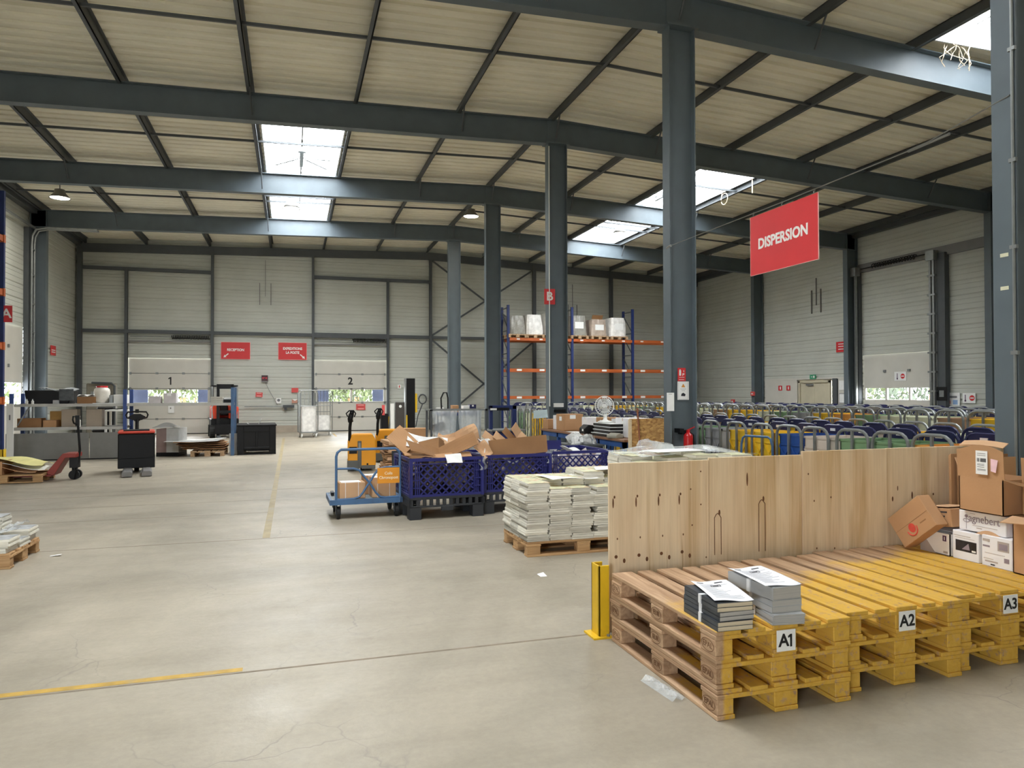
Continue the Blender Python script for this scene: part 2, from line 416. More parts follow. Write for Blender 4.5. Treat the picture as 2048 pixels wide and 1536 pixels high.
# roof lights: upstand, glazing bars, pane
BRIGHT = M('white_roof_light_kerb', (225, 228, 228), .5, 0, .04, 3)
names = ['far roof light over the dock door aisle', 'far roof light over the mail trolleys', 'near roof light added out of view over the open floor', 'near roof light above the close steel column']
for (a, b, c, d), nm in zip(LIGHTS, names):
    t = tag(bpy.data.objects.new('window_roof_light', None), 'long bright '+nm, 'roof light', kind='structure'); COL.objects.link(t); t.location = ((a+b)/2, (c+d)/2, zd((a+b)/2))
    o = t.location; kb = MB(); hx, hy = (b-a)/2, (d-c)/2; zl, zh = -.10, .38
    for x in (-hx, hx-.03): kb.box(x, x+.03, -hy, hy, zl, zh)
    for y in (-hy, hy-.03): kb.box(-hx, hx, y, y+.03, zl, zh)
    kb.build('kerb', BRIGHT, t)
    br = MB(); n = int((d-c)/1.25)
    for k in range(1, n): y = -hy+k*(d-c)/n; br.box(-hx, hx, y-.02, y+.02, .32, .37)
    br.box(-.02, .02, -hy, hy, .32, .36)
    br.build('glazing_bars', TRIMG, t)
    if d > 20 and a < 5 or d > 20:
        v = MB()
        for y in (-1.6, -.9): v.bar((-hx, y, .26), (hx, y, .30), .05, .05)
        v.bar((0, -1.7, .24), (0, -.3, .24), .10, .08); v.bar((-.7, -.35, .2), (-.1, -1.0, .22), .06, .05); v.bar((.7, -.35, .2), (.1, -1.0, .22), .06, .05)
        v.box(-.1, .1, -1.75, -1.6, .18, .3)
        v.build('smoke_vent_opener', GREYMET, t)
    MB().quad((-hx, -hy, .38), (hx, -hy, .38), (hx, hy, .38), (-hx, hy, .38)).build('pane', PANE, t)

# steel frame
def ibeam(mb, a, b, depth, width, tf=.018, tw=.012, up=(0,0,1)):
    a, b = Vector(a), Vector(b); u = Vector(up)
    d = (b-a).normalized(); u = (u-d*u.dot(d)).normalized()
    mb.bar(a+u*(depth/2-tf/2), b+u*(depth/2-tf/2), width, tf, up)
    mb.bar(a-u*(depth/2-tf/2), b-u*(depth/2-tf/2), width, tf, up)
    mb.bar(a, b, tw, depth-2*tf, up)
    return mb
def place_word(k, n):
    return ['nearest', 'second nearest', 'middle', 'second farthest', 'farthest'][k] if n == 5 else str(k)
for k, y in enumerate(FRAMES):
    w_ = place_word(k, 5)
    for nm, xa, xb in (('uphill half towards the tall shelving', LEFT+.05, RIDGE), ('downhill half above the mail trolleys', RIDGE, RIGHT-.1)):
        mb = ibeam(MB(), (xa, y, zr(xa)-.28), (xb, y, zr(xb)-.28), .56, .21)
        o = S('roof_beam', mb, STEEL, f'slate steel roof rafter, {w_} frame, {nm}', 'roof beam')
        fb = MB()
        for x in PURL[1:-1]:
            if xa < x < xb and (PURL.index(x) % 2 == 1 or x == PURL[6]):
                fb.tube([(x, y-.42, zr(x)+.02), (x+.02, y-.1, zr(x)-.45)], .018, 5)
        if fb.v: fb.build('fly_brace', STEEL2, o)
    # centre column: webs lie across the hall
    t = tag(bpy.data.objects.new('steel_column', None), f'slate steel column under the roof ridge, {w_} of its row', 'column', kind='structure'); COL.objects.link(t); t.location = (RIDGE-.02, y, 0)
    ibeam(MB(), (0, 0, 0), (0, 0, zr(RIDGE)-.56), .46, .21, up=(1,0,0)).build('shaft', STEEL, t)
    MB().box(-.28, .28, -.16, .16, zr(RIDGE)-.57, zr(RIDGE)-.54).box(-.22, .22, -.02, .02, zr(RIDGE)-.55, zr(RIDGE)).build('head_plate', STEEL, t)
    MB().box(-.3, .3, -.18, .18, 0, .025).build('base_plate', STEEL, t)
    for nm, x in (('beside the tall shelving wall', LEFT+.27), ('against the wall behind the trolleys', RIGHT-.29)):
        mb = ibeam(MB(), (x, y, 0), (x, y, zr(x)), .46, .21, up=(1,0,0))
        S('steel_column', mb, STEEL, f'slate steel wall column {nm}, {w_} frame', 'column')
for k, x in enumerate(PURL):
    mb = MB(); z = zr(x)
    mb.box(x-.008, x+.008, FRONT, BACK, z-.02, zd(x)).box(x-.07, x+.008, FRONT, BACK, z-.02, z-.005).box(x-.008, x+.06, FRONT, BACK, zd(x)-.015, zd(x))
    S('purlin_beam', mb, STEEL2, 'thin steel roof purlin along the hall, number %s from the shelving side' % ('one two three four five six seven eight nine ten eleven twelve thirteen'.split()[k]), 'purlin')
for k, y in enumerate((12.45, 18.2, 23.8, 6.9)):
    mb = MB()
    for a, b in zip(PURL[:-1], PURL[1:]):
        mb.bar((a, y, zr(a)+.04), (b, y, zr(b)+.04), .045, .05)
    S('tie_beam', mb, STEEL2, f'thin dark purlin tie strip across the roof, {["third","second","farthest","closest"][k]} bay', 'tie bar')
# eaves beams
for x, nm in ((LEFT+.12, 'above the tall shelving wall'), (RIGHT-.12, 'above the wall behind the trolleys')):
    S('eaves_beam', MB().box(x-.1, x+.1, FRONT, BACK, zr(x)-.12, zr(x)+.1), STEEL2, f'dark steel eaves beam {nm}', 'beam')
# gable framing on the back wall
GP = [(-7.80, .16), (-6.19, .10), (-3.07, .10), (.85, .10), (3.97, .10), (5.84, .11), (10.67, .14), (14.54, .14), (19.0, .16)]
pn = ['in the shelving corner', 'left of dock door 1', 'right of dock door 1', 'left of dock door 2', 'right of dock door 2', 'under the ridge', 'behind the orange racking', 'far along the orange racking', 'in the trolley corner']
for (x, w_), nm in zip(GP, pn):
    top = zr(x)-.05 if x not in (-6.19, 3.97) else 6.5
    S('wall_post_beam', MB().box(x-w_/2, x+w_/2, BACK-.2, BACK-.02, 0, top), STEEL2, 'dark steel gable post on the back wall '+nm, 'wall post')
def hbar(x0, x1, z0, z1, h, label):
    S('wall_rail_beam', MB().bar((x0, BACK-.12, z0), (x1, BACK-.12, z1), .14, h), STEEL2, label, 'wall rail')
hbar(LEFT+.1, RIDGE, zr(LEFT)-.2, zr(RIDGE)-.2, .32, 'dark steel gable beam rising to the ridge above the dock doors')
hbar(RIDGE, RIGHT-.1, zr(RIDGE)-.2, zr(RIGHT)-.2, .32, 'dark steel gable beam falling above the orange racking')
hbar(-7.7, -6.24, 4.06, 4.06, .13, 'short grey wall rail left of dock door 1')
hbar(-6.14, -3.12, 4.06, 4.06, .14, 'grey wall rail above the spring of dock door 1')
hbar(-3.02, .80, 4.06, 4.06, .13, 'grey wall rail above the RECEPTION and EXPEDITIONS signs')
hbar(.90, 3.92, 4.06, 4.06, .2, 'grey wall rail above the spring of dock door 2')
hbar(4.02, 5.78, 4.06, 4.06, .14, 'short grey wall rail right of dock door 2')
hbar(5.9, 10.6, 4.06, 4.06, .12, 'grey wall rail through the crossed braces')
hbar(-7.7, -3.12, 6.5, 6.5, .13, 'high grey lintel rail above dock door 1')
hbar(.90, 5.78, 6.5, 6.5, .13, 'high grey lintel rail above dock door 2')
for a, b, nm in (((5.9, 7.45), (10.6, 4.15), 'upper brace falling towards the racking'), ((5.9, 4.15), (10.6, 7.25), 'upper brace rising towards the racking'),
                 ((5.9, 3.95), (10.6, .1), 'lower brace falling towards the racking'), ((5.9, .1), (10.6, 3.95), 'lower brace rising towards the racking')):
    S('brace_beam', MB().bar((a[0], BACK-.16, a[1]), (b[0], BACK-.16, b[1]), .02, .08), STEEL2, 'thin dark crossed wall '+nm, 'brace')
S('baseboard_back', MB().box(-3.0, .8, BACK-.06, BACK-.02, 0, .28), M('concrete_plinth', (178, 166, 150), .8, 0, .1, 3), 'pale concrete plinth between the two dock doors', 'plinth')

# dock doors on the back wall
BLUEF = M('blue_dock_flap', (24, 36, 66), .6, 0, .1, 3)
def dock_door(idx, x0, x1, num, wx):
    t = tag(bpy.data.objects.new(f'door_{idx}', None), f'pale grey sectional dock door with the number {num} and a low window strip', 'dock door', kind='structure'); COL.objects.link(t)
    t.location = (x0, BACK, 0); W = x1-x0
    for k in range(5):
        z0, z1 = k*.606, (k+1)*.606+(.05 if k == 4 else 0)
        if k != 2:
            MB().box(-.06, W+.06, .03, .09, z0, z1).build('door_panel', DOORP, t, bev=.012)
        else:
            f = MB().box(-.06, W+.06, .03, .09, z0, z0+.05).box(-.06, W+.06, .03, .09, z1-.05, z1).box(-.06, .13, .03, .09, z0, z1).box(W-.13, W+.06, .03, .09, z0, z1)
            f.box(wx-.045, wx+.045, .03, .08, z0, z1).build('window_frame', DOORP, t)
            for a, b in ((.13, wx-.045), (wx+.045, W-.13)):
                MB().quad((a, .055, z0+.05), (b, .055, z0+.05), (b, .055, z1-.05), (a, .055, z1-.05)).build('window_pane', PANE, t)
    sm = MB()
    for k in range(1, 5): sm.box(.0, W, .026, .05, k*.606-.006, k*.606+.006)
    sm.build('panel_seam', STEEL2, t)
    hg = MB()
    for k in range(1, 5):
        for q in (.34, .66): hg.box(q*W-.05, q*W+.05, .005, .03, k*.606-.04, k*.606+.04)
        for q in (.05, W-.11): hg.box(q, q+.06, -.03, .03, k*.606-.05, k*.606+.05)
    hg.build('hinge', GREYMET, t)
    tk = MB()
    for x in (-.03, W+.03): tk.box(x-.03, x+.03, -.10, -.03, 0, 6.2)
    tk.build('guide_track', GREYMET, t)
    MB().box(-.02, W+.02, .0, .09, .0, .03).build('bottom_seal', RUBBER, t)
    (digit_one(.31, BLACK, t, (W/2-.02, .022, 2.12), name='number') if num == '1' else text(num, .42, BLACK, t, (W/2-.02, .024, 2.12), bold=.012, name='number'))
    # torsion spring above
    sp = MB(); sp.tube([(.1, -.14, 3.86), (W-.1, -.14, 3.86)], .018, 6); sp.build('spring_shaft', GREYMET, t)
    c = MB(); pts = [(W*.52+(W*.46)*q/120, -.14+.07*math.cos(q*1.15), 3.86+.07*math.sin(q*1.15)) for q in range(121)]
    c.tube(pts, .016, 5).build('torsion_spring', RUBBER, t)
    MB().box(.0, W, -.13, -.05, 3.66, 3.71).build('cross_rail', TRIMG, t)
    # shelter flaps outside
    for nm, a, b in (('shelving end', x0+.08, x0+.62), ('racking end', x1-.55, x1-.02)):
        tag(MB().box(a, b, BACK+.5, BACK+.56, .0, 2.6).build('dock_shelter_flap', BLUEF), f'blue dock shelter flap outside {"the dock door behind the loaded shelf" if idx == 1 else "the dock door behind the yellow trucks"}, {nm}', 'dock shelter')
dock_door(1, D1[0], D1[1], '1', 1.50); dock_door(2, D2[0], D2[1], '2', 1.53)

# side doors
def side_door(idx, x, y0, y1, h, zw0, zw1, face, label, nwin):
    t = tag(bpy.data.objects.new(f'door_{idx}', None), label, 'dock door', kind='structure'); COL.objects.link(t); t.location = (x, y0, 0)
    s = face; W = y1-y0
    MB().box(s*.02, s*.08, -.06, W+.06, 0, zw0).build('door_panel', DOORP, t, bev=.008)
    MB().box(s*.02, s*.08, -.06, W+.06, zw1, (zw1+h)/2).build('door_panel', DOORP, t); MB().box(s*.02, s*.08, -.06, W+.06, (zw1+h)/2, h+.05).build('door_panel', DOORP, t)
    f = MB()
    for k in range(nwin+1): y = k*(W-.08)/nwin; f.box(s*.02, s*.08, y-(.06 if k == 0 else 0), y+.08+(.06 if k == nwin else 0), zw0, zw1)
    f.build('window_frame', DOORP, t)
    for k in range(nwin):
        a, b = k*(W-.08)/nwin+.08, (k+1)*(W-.08)/nwin
        MB().quad((s*.05, a, zw0), (s*.05, b, zw0), (s*.05, b, zw1), (s*.05, a, zw1)).build('window_pane', PANE, t)
    return t
d4 = side_door(4, LEFT, LD[0], LD[1], LD[3], 1.28, 1.95, -1, 'pale grey sectional door behind the loaded shelf with a bright low window', 2)
hg = MB()
for z in (2.45, 3.03): hg.box(-.01, .02, 1.85, 1.93, z-.05, z+.05)
hg.build('hinge', GREYMET, d4)
S('trim_1', MB().box(LEFT, LEFT+.14, 25.55, 25.95, 0, 6.8), STEEL2, 'dark steel jamb beside the door behind the loaded shelf', 'door jamb')
tr = MB()
for y in (25.62, 25.86): tr.tube([(LEFT+.2, y, .2), (LEFT+.2, y, 6.3), (LEFT+.22, y, 6.55), (LEFT+.32, y, 6.75), (LEFT+.6, y, 6.82), (LEFT+2.0, y, 6.84)], .035, 6)
for z in (.8, 1.7, 2.6, 3.5, 4.4, 5.3, 6.1): tr.box(LEFT+.17, LEFT+.22, 25.6, 25.88, z, z+.05)
tr.bar((LEFT+.2, 23.0, 6.84), (LEFT+.2, 25.9, 6.84), .06, .06)
S('trim_2', tr, GREYMET, 'curved galvanised door track climbing beside the left wall column', 'door track')
d3 = side_door(3, RIGHT, RD[0], RD[1], RD[3], 1.35, 1.74, 1, 'pale grey sectional dock door behind the mail trolleys with a window strip', 3)
hg = MB()
for y in (1.0, 2.0): hg.box(-.02, .02, y-.05, y+.05, 2.28, 2.36)
hg.build('hinge', GREYMET, d3)
lt = MB().box(RIGHT-.10, RIGHT-.01, 15.5, 20.6, 5.82, 6.12)
S('trim_3', lt, TRIMG, 'grey steel lintel high above the trolley-side dock door', 'lintel')
S('trim_4', MB().box(RIGHT-.16, RIGHT-.02, 20.48, 20.85, 0, 5.85), STEEL2, 'dark steel jamb beside the trolley-side dock door, column side', 'door jamb')
q = MB().box(RIGHT-.2, RIGHT-.02, 16.95, 17.25, 0, 5.9)
S('trim_5', q, STEEL2, 'dark steel jamb beside the trolley-side dock door, near side', 'door jamb')
tk = MB()
for y in (17.42, 17.30, 20.52): tk.box(RIGHT-.28, RIGHT-.2, y-.04, y+.03, 0, 5.85)
for k in range(9): tk.box(RIGHT-.3, RIGHT-.18, 17.22, 17.5, .4+k*.6, .46+k*.6)
tk.box(RIGHT-.36, RIGHT-.16, 17.2, 17.5, 5.7, 6.0).box(RIGHT-.36, RIGHT-.16, 20.4, 20.65, 5.7, 6.0)
S('trim_6', tk, GREYMET, 'galvanised guide tracks framing the trolley-side dock door', 'door track')
sp = MB().tube([(RIGHT-.2, 17.6, 5.95), (RIGHT-.2, 20.3, 5.92)], .02, 6)
sp.tube([(RIGHT-.2+.07*math.cos(k), 18.0+k*.018, 5.95+.07*math.sin(k)) for k in range(100)], .016, 5)
S('trim_7', sp, RUBBER, 'black torsion spring above the trolley-side dock door', 'spring')
# lower wall strip, double door
CREAM = M('cream_door_paint', (196, 188, 164), .5, 0, .08, 2)
S('trim_8', MB().box(RIGHT-.06, RIGHT-.025, 23.85, 25.85, 0, 2.1).box(RIGHT-.06, RIGHT-.025, 21.1, 21.6, 0, 2.1).box(RIGHT-.08, RIGHT-.02, 21.0, 25.9, 2.1, 2.16), DOORP, 'smooth pale lower wall lining around the double door', 'wall lining')
S('trim_9', MB().box(RIGHT-.1, RIGHT-.02, 21.62, 21.85, 0, 2.12), STEEL2, 'dark post between double door and notice board', 'post')
t = tag(bpy.data.objects.new('door_5', None), 'cream painted double door under the green exit sign', 'double door', kind='structure'); COL.objects.link(t); t.location = (RIGHT, 22.0, 0)
MB().box(-.08, -.01, 0, .1, 0, 2.05).box(-.08, -.01, 1.65, 1.75, 0, 2.05).box(-.08, -.01, 0, 1.75, 1.97, 2.07).build('door_frame', CREAM, t)
MB().box(-.03, .03, .02, .868, 0, 2.1).build('door_leaf', CREAM, t, bev=.004); MB().box(-.03, .03, .872, 1.74, 0, 2.1).build('door_leaf', CREAM, t, bev=.004)
MB().box(-.09, -.05, .92, 1.3, 1.86, 1.93).build('door_closer', GREYMET, t)

# floor markings and joints
FM = M('worn_yellow_line', (186, 150, 66), .6, 0, .2, 9, dirt=(156, 142, 112), dirt_amt=.9)
FM2 = M('faded_yellow_line', (160, 144, 108), .6, 0, .15, 5, dirt=(150, 143, 128), dirt_amt=1)
JT = M('floor_joint', (128, 116, 100), .9, 0, .2, 12)
def strip(x0, x1, y0, y1, mat, label, z=.001):
    S('floor_marking', MB().box(x0, x1, y0, y1, .0002, z), mat, label, 'floor marking')
strip(-4.5, -.27, 4.415, 4.47, FM, 'worn yellow line painted along the floor joint, short wide stripe', .0014)
strip(-.31, -.23, 8.4, 27.0, FM2, 'faded yellow line running down the aisle to dock door 1', .0012)
strip(-6, 7, 4.383, 4.403, JT, 'dark saw-cut floor joint beside the yellow stripe')
strip(-6, 7, 8.36, 8.372, JT, 'dark saw-cut floor joint at the end of the faded line')
strip(-6, 7, 12.6, 12.62, JT, 'dark saw-cut floor joint beyond the cart')
strip(-6, -.3, 10.2, 10.21, JT, 'faint floor joint across the aisle near the cart')
strip(-6, -.3, 11.4, 11.41, JT, 'faint floor joint across the aisle further on')
strip(1.55, 1.63, 27.5, 29.5, FM, 'short yellow stripe on the floor beside the roll cages')
# ================================================================ high bay lamps
GLOW = M('lit_lamp_glass', (255, 250, 232), .4, 0, .0, 1, emit=9)
LAMPG = M('lamp_housing_grey', (110, 108, 104), .4, .3, .06, 6)
lamp0 = None
for x, z, nm in ((-6.25, 7.12, 'above the shelving side of the hall'), (-.02, 7.29, 'in front of the far roof light over the aisle'), (5.66, 7.44, 'beside the row of centre columns'), (11.05, 7.22, 'in front of the far roof light over the trolleys')):
    lab = 'lit grey high bay lamp '+nm
    if lamp0 is None:
        t = lamp0 = thing('high_bay_lamp', lab, 'lamp', (x, 22.9, z), 0, 'high bay lamps')
        MB().lathe([(.06, .26), (.13, .24), (.15, .14), (.17, .12), (.27, .0), (.255, .0), (.16, .10)], n=24).build('lamp_shade', LAMPG, t, smooth=True)
        MB().lathe([(.245, .012), (.2, .004), (.05, .0), (.0, .0)], n=24).build('lamp_glass', GLOW, t, smooth=True)
        MB().tube([(0, 0, .26), (0, 0, .59)], .012, 6).build('hanger_cable', STEEL2, t)
    else: dup(lamp0, (x, 22.9, z), 0, lab)
    if x in (-.02, 11.05):
        tt = [o for o in bpy.data.objects if o.parent is None and o.name.startswith('high_bay_lamp')][-1]
        a_, b_ = (-.80, 1.30) if x < 5 else (10.45, 12.6)
        MB().bar((a_-x, 0, zr(a_)-z-.03), (b_-x, 0, zr(b_)-z-.03), .04, .04).build('hanger_bar', STEEL2, tt)
    pl = bpy.data.lights.new('lamp_light', 'AREA'); pl.shape = 'DISK'; pl.size = .45; pl.energy = 60; pl.color = (1, .96, .86)
    po = bpy.data.objects.new('lamp_light', pl); COL.objects.link(po); po.location = (x, 22.9, z-.02)

# ================================================================ pallets
WOODT = wood_mat('painted_pallet_wood', (196, 164, 132), (150, 116, 88), 'y', paint=(224, 180, 78))
WOODB = wood_mat('bare_pallet_wood_y', (204, 176, 142), (160, 126, 94), 'y')
WOODX = wood_mat('bare_pallet_wood_x', (200, 164, 120), (155, 116, 78), 'x')
STAMP = M('burnt_stamp', (110, 76, 48), .9, 0, .1, 30)
def pallet(name, label, loc, rz=0, group=None, mat=WOODB, jitter=0, stamp=False, L_=1.2, W_=.8, simple=False):
    """euro pallet: corner at loc, width along x, length along y"""
    t = thing(name, label, 'pallet', loc, rz, group)
    j = lambda a=.004: random.uniform(-a, a) if jitter else 0
    xs = (0, W_/2-.0725, W_-.10); ws = (.10, .145, .10)
    for x, w_ in zip(xs, ws):
        MB().box(x+j(), x+w_+j(), j(), L_+j(), 0, .022).build('bottom_board', mat, t, bev=.003)
        for k, y in enumerate((0, L_/2-.0725, L_-.145)):
            b = MB().box(x+.001+j(), x+w_-.001+j(), y+.004, y+.141, .022, .100).build('block', mat, t, bev=.004)
            if stamp and x == 0:
                cu = MB(); pts = [(-.003, y+.0725+.055*math.cos(a*math.pi/12), .061+.030*math.sin(a*math.pi/12)) for a in range(24)]
                cu.tube(pts, .0016, 4, closed=True).build('stamp', STAMP, b)
                if k != 1: text('EPAL', .04, STAMP, b, (-.002, y+.0725, .061), FACE_X, name='stamp_lettering', ext=.001)
                else: text('EUR', .04, STAMP, b, (-.002, y+.0725, .061), FACE_X, name='stamp_lettering', ext=.001)
    for y in (0, L_/2-.0725, L_-.145):
        MB().box(j(), W_+j(), y+j(), y+.145+j(), .100, .122).build('cross_board', mat, t, bev=.003)
    tx = [0, .145+.041, .4-.0725, .4+.0725+.041, W_-.145] if W_ == .8 else [0, .26, .5, .74, W_-.145]
    for x, w_ in zip(tx, (.145, .10, .145, .10, .145)):
        MB().box(x+j(.003), x+w_+j(.003), j(.006), L_+j(.006), .122, .144).build('deck_board', mat, t, bev=.003)
    return t
FP = [(1.985, 3.055, 'A1'), (2.808, 3.115, 'A2'), (3.632, 3.155, 'A3'), (4.45, 3.16, None)]
lev = ['bottom', 'middle', 'top']
for px, py, nm in FP:
    for k in range(3):
        lab = f'yellow painted euro pallet, {lev[k]} of the stack labelled {nm}' if nm else f'yellow painted euro pallet, {lev[k]} of the stack under the white boxes beyond label A3'
        dx, dy = random.uniform(-.008, .008), random.uniform(-.012, .012)
        t = pallet('euro_pallet', lab, (px+dx, py+dy, k*.1445), random.uniform(-.004, .004), 'yellow pallets of the platform', WOODT, 1, stamp=(nm == 'A1'))
        if k == 2 and nm:
            pl = MB().box(.345, .455, -.006, -.002, .012, .118).build('stack_label', PAPER, t)
            text(nm if nm != 'A1' else 'A', .088, BLACK, pl, (.40 if nm != 'A1' else .385, -.0065, .064), FACE_Y, bold=.0022, ext=.0006)
            if nm == 'A1': digit_one(.063, BLACK, pl, (.421, -.0078, .064))
t = thing('guard_post', 'yellow steel corner guard post bolted to the floor beside the pallet stack', 'guard post', (1.915, 4.36, 0))
MB().box(0, .012, -.06, .06, .012, .47).box(0, .075, .048, .06, .012, .47).box(0, .075, -.06, -.048, .012, .47).build('channel', YELLOW, t, bev=.002)
MB().box(-.045, .085, -.085, .085, 0, .012).build('base_plate', YELLOW, t)
MB().cyl((.062, -.07, .012), (.062, -.07, .024), .011, 6).build('bolt', GREYMET, t)

# plywood panels behind the pallets
def plywood():
    m = bpy.data.materials.new('plywood'); m.use_nodes = True
    n = m.node_tree.nodes; L = m.node_tree.links; b = n['Principled BSDF']; g = n.new('ShaderNodeNewGeometry'); oi = n.new('ShaderNodeObjectInfo')
    off = n.new('ShaderNodeVectorMath'); off.operation = 'MULTIPLY_ADD'; L.new(oi.outputs['Random'], off.inputs[0]); off.inputs[1].default_value = (7, 0, 3); L.new(g.outputs['Position'], off.inputs[2])
    def nz(st, sc, det=6, dist=0):
        mp = n.new('ShaderNodeMapping'); mp.inputs['Scale'].default_value = st; L.new(off.outputs[0], mp.inputs[0])
        z = n.new('ShaderNodeTexNoise'); z.inputs['Scale'].default_value = sc; z.inputs['Detail'].default_value = det; z.inputs['Distortion'].default_value = dist; L.new(mp.outputs[0], z.inputs['Vector']); return z.outputs['Fac']
    def rp(f, st):
        r = n.new('ShaderNodeValToRGB'); L.new(f, r.inputs[0]); e = r.color_ramp.elements
        while len(e) < len(st): e.new(.5)
        for k, (p, c) in enumerate(st): e[k].position = p; e[k].color = c
        return r.outputs[0]
    def mul(f, a, c, mode='MULTIPLY'):
        x = n.new('ShaderNodeMix'); x.data_type = 'RGBA'; x.blend_type = mode
        for i, v in ((0, f), (6, a), (7, c)):
            if hasattr(v, 'links'): L.new(v, x.inputs[i])
            else: x.inputs[i].default_value = v
        return x.outputs[2]
    base = rp(nz((3, 1, .7), 1.6, 5, .4), [(.3, lin((214,190,158))), (.55, lin((226,206,176))), (.75, lin((216,194,160)))])
    band = rp(nz((6, 1, .35), 1.0, 5, .8), [(.52, (1,1,1,1)), (.66, (.80,.72,.60,1))])
    base = mul(.95, base, band)
    streak = rp(nz((26, 1, .9), 1.0, 6, .6), [(.62, (1,1,1,1)), (.74, (.62,.48,.34,1))])
    base = mul(.95, base, streak)
    fine = rp(nz((60, 1, 2), 1.2, 3), [(.35, (.93,.91,.88,1)), (.65, (1.04,1.03,1.02,1))])
    base = mul(.8, base, fine)
    L.new(base, b.inputs['Base Color']); b.inputs['Roughness'].default_value = .7; b.inputs['Specular IOR Level'].default_value = .25
    return m
PLY = plywood(); KNOT = M('dark_knot', (104, 66, 38), .8, 0, .2, 40); PLYE = M('plywood_edge', (226, 204, 168), .8, 0, .1, 20)
for k, (x0, x1, h, dy, nm) in enumerate(((2.03, 2.795, 1.128, 0, 'with four red-brown knots in a row, beside the guard post'), (2.80, 3.575, 1.142, .003, 'with two long loop-shaped stains'), (3.582, 4.355, 1.168, .0, 'with a dark grain band along one edge'), (4.362, 5.6, 1.17, .006, 'behind the pile of cardboard boxes'))):
    t = thing('plywood_panel', 'pale upright plywood panel '+nm, 'plywood panel', (x0, 4.386+dy, 0))
    MB().box(0, x1-x0, 0, .018, 0, h).build('sheet', PLY, t, bev=.002)
    kn = MB(); kb = MB()
    def knot(x, z, a, bb): kn.add([(x+a*math.cos(q*math.pi/5), -.0012, z+bb*math.sin(q*math.pi/5)) for q in range(10)], [tuple(range(10))])
    if k == 0:
        for q, x in enumerate((.03, .20, .37, .53)):
            knot(x, .86-.012*q*0, .006, .035); knot(x+.03, .62, .005, .008)
            knot(x+.02, .50, .012, .012); knot(x+.08, .47, .010, .016); knot(x+.01, .90, .007, .010)
        for x, z in ((.70, 1.05), (.62, .93), (.70, .82), (.63, .68), (.74, .45)): knot(x, z, .006, .006)
    if k == 1:
        for cx_, cz, hh in ((.065, .72, .26), (.43, .80, .34)):
            pts = [(cx_-.025+.0*q, -.0012, cz-hh+hh*q/6) for q in range(7)] + [(cx_-.025+.05*q/4, -.0012, cz+.03*math.sin(q*math.pi/4)) for q in range(1, 4)] + [(cx_+.028, -.0012, cz-hh*q/6) for q in range(7)]
            kn.tube(pts, .003, 4); knot(cx_+.015, cz+.035, .008, .02)
        knot(.31, .98, .007, .05)
    if k == 2:
        for x, z in ((.10, .80), (.25, .82), (.12, .45), (.28, .44), (.05, 1.0)): knot(x, z, .006, .008)
    if k == 3:
        for x, z, a, c in ((.05, .78, .008, .02), (.10, .86, .005, .02), (.24, .80, .008, .03), (.33, .6, .012, .012), (.45, .8, .007, .01)): knot(x, z, a, c)
    kn.build('knot_speck_pattern', KNOT, t)

# ================================================================ book bundles on A1
GREYPG = M('grey_page_block', (176, 172, 166), .85, 0, .14, 4, stretch=(.3, .3, 60))
CREAMPG = M('cream_page_block', (204, 190, 164), .85, 0, .14, 4, stretch=(.3, .3, 60))
COVD = M('dark_book_cover', (62, 66, 72), .45, 0, .35, 7)
COVG = M('pale_grey_cover', (170, 172, 174), .6, 0, .1, 6)
SHW = M('white_delivery_sheet', (244, 244, 248), .8, 0, .02, 9)
BAND = M('white_strap', (228, 228, 230), .6, 0, .05, 12)
INK = M('printed_ink', (150, 150, 158), .8, 0, .2, 60); INKD = M('black_print', (40, 40, 46), .8, 0, .1, 60)
def sheet(parent_loc, w_, l_, rz, label, curl, lift):
    t = thing('delivery_sheet', label, 'sheet of paper', parent_loc, rz)
    zf = lambda u, v: curl*(abs(u-.5)*2)**3*.6 - lift*max(0, .16-v)*6 + .004*math.sin(6*u+3*v)
    MB().grid(lambda u, v: ((u-.5)*w_, (v-.5)*l_, .003+zf(u, v)+curl*.2), 12, 14).build('page', SHW, t, smooth=True, solid=.0008)
    pr = MB(); dk = MB()
    def patch(mb, u0, u1, v0, v1, e=.0042):
        mb.grid(lambda u, v: ((u0+(u1-u0)*u-.5)*w_, (v0+(v1-v0)*v-.5)*l_, e+zf(u0+(u1-u0)*u, v0+(v1-v0)*v)+curl*.2), 4, 2)
    for q in range(13):
        v = .12+q*.058; patch(pr, .12, random.choice((.6, .75, .86, .5)), v, v+.014)
    patch(dk, .58, .80, .86, .90); patch(dk, .12, .30, .885, .93)
    for a, b, c, d in ((.40, .66, .70, .712), (.40, .66, .775, .787), (.40, .42, .70, .787), (.64, .66, .70, .787), (.45, .61, .73, .757)): patch(dk, a, b, c, d, .0046)
    pr.build('printed_lines', INK, t); dk.build('printed_marks', INKD, t)
    return t
def bundle(loc, w_, l_, h, rz, label, pages, cover, n=3, strap=True, seed=1):
    t = thing('book_bundle', label, 'book bundle', loc, rz, 'book bundles on pallet stack A1')
    rr = random.Random(seed); mb = MB(); z = 0; cv = MB()
    for k in range(n):
        hh = h/n; dx, dy = rr.uniform(-.003, .003), rr.uniform(-.004, .004)
        mb.box(-w_/2+dx+.003, w_/2+dx-.002, -l_/2+dy+.002, l_/2+dy-.002, z+.0012, z+hh-.0012)
        cv.box(-w_/2+dx, w_/2+dx, -l_/2+dy, l_/2+dy, z, z+.0012).box(-w_/2+dx, w_/2+dx, -l_/2+dy, l_/2+dy, z+hh-.0012, z+hh).box(-w_/2+dx, -w_/2+dx+.0012, -l_/2+dy, l_/2+dy, z, z+hh)
        z += hh
    mb.build('pages', pages, t); cv.build('covers', cover, t)
    if strap: MB().box(-w_/2-.005, w_/2+.005, -.012, .012, -.0, h+.002).build('strap', BAND, t)
    return t
BZ = .4335
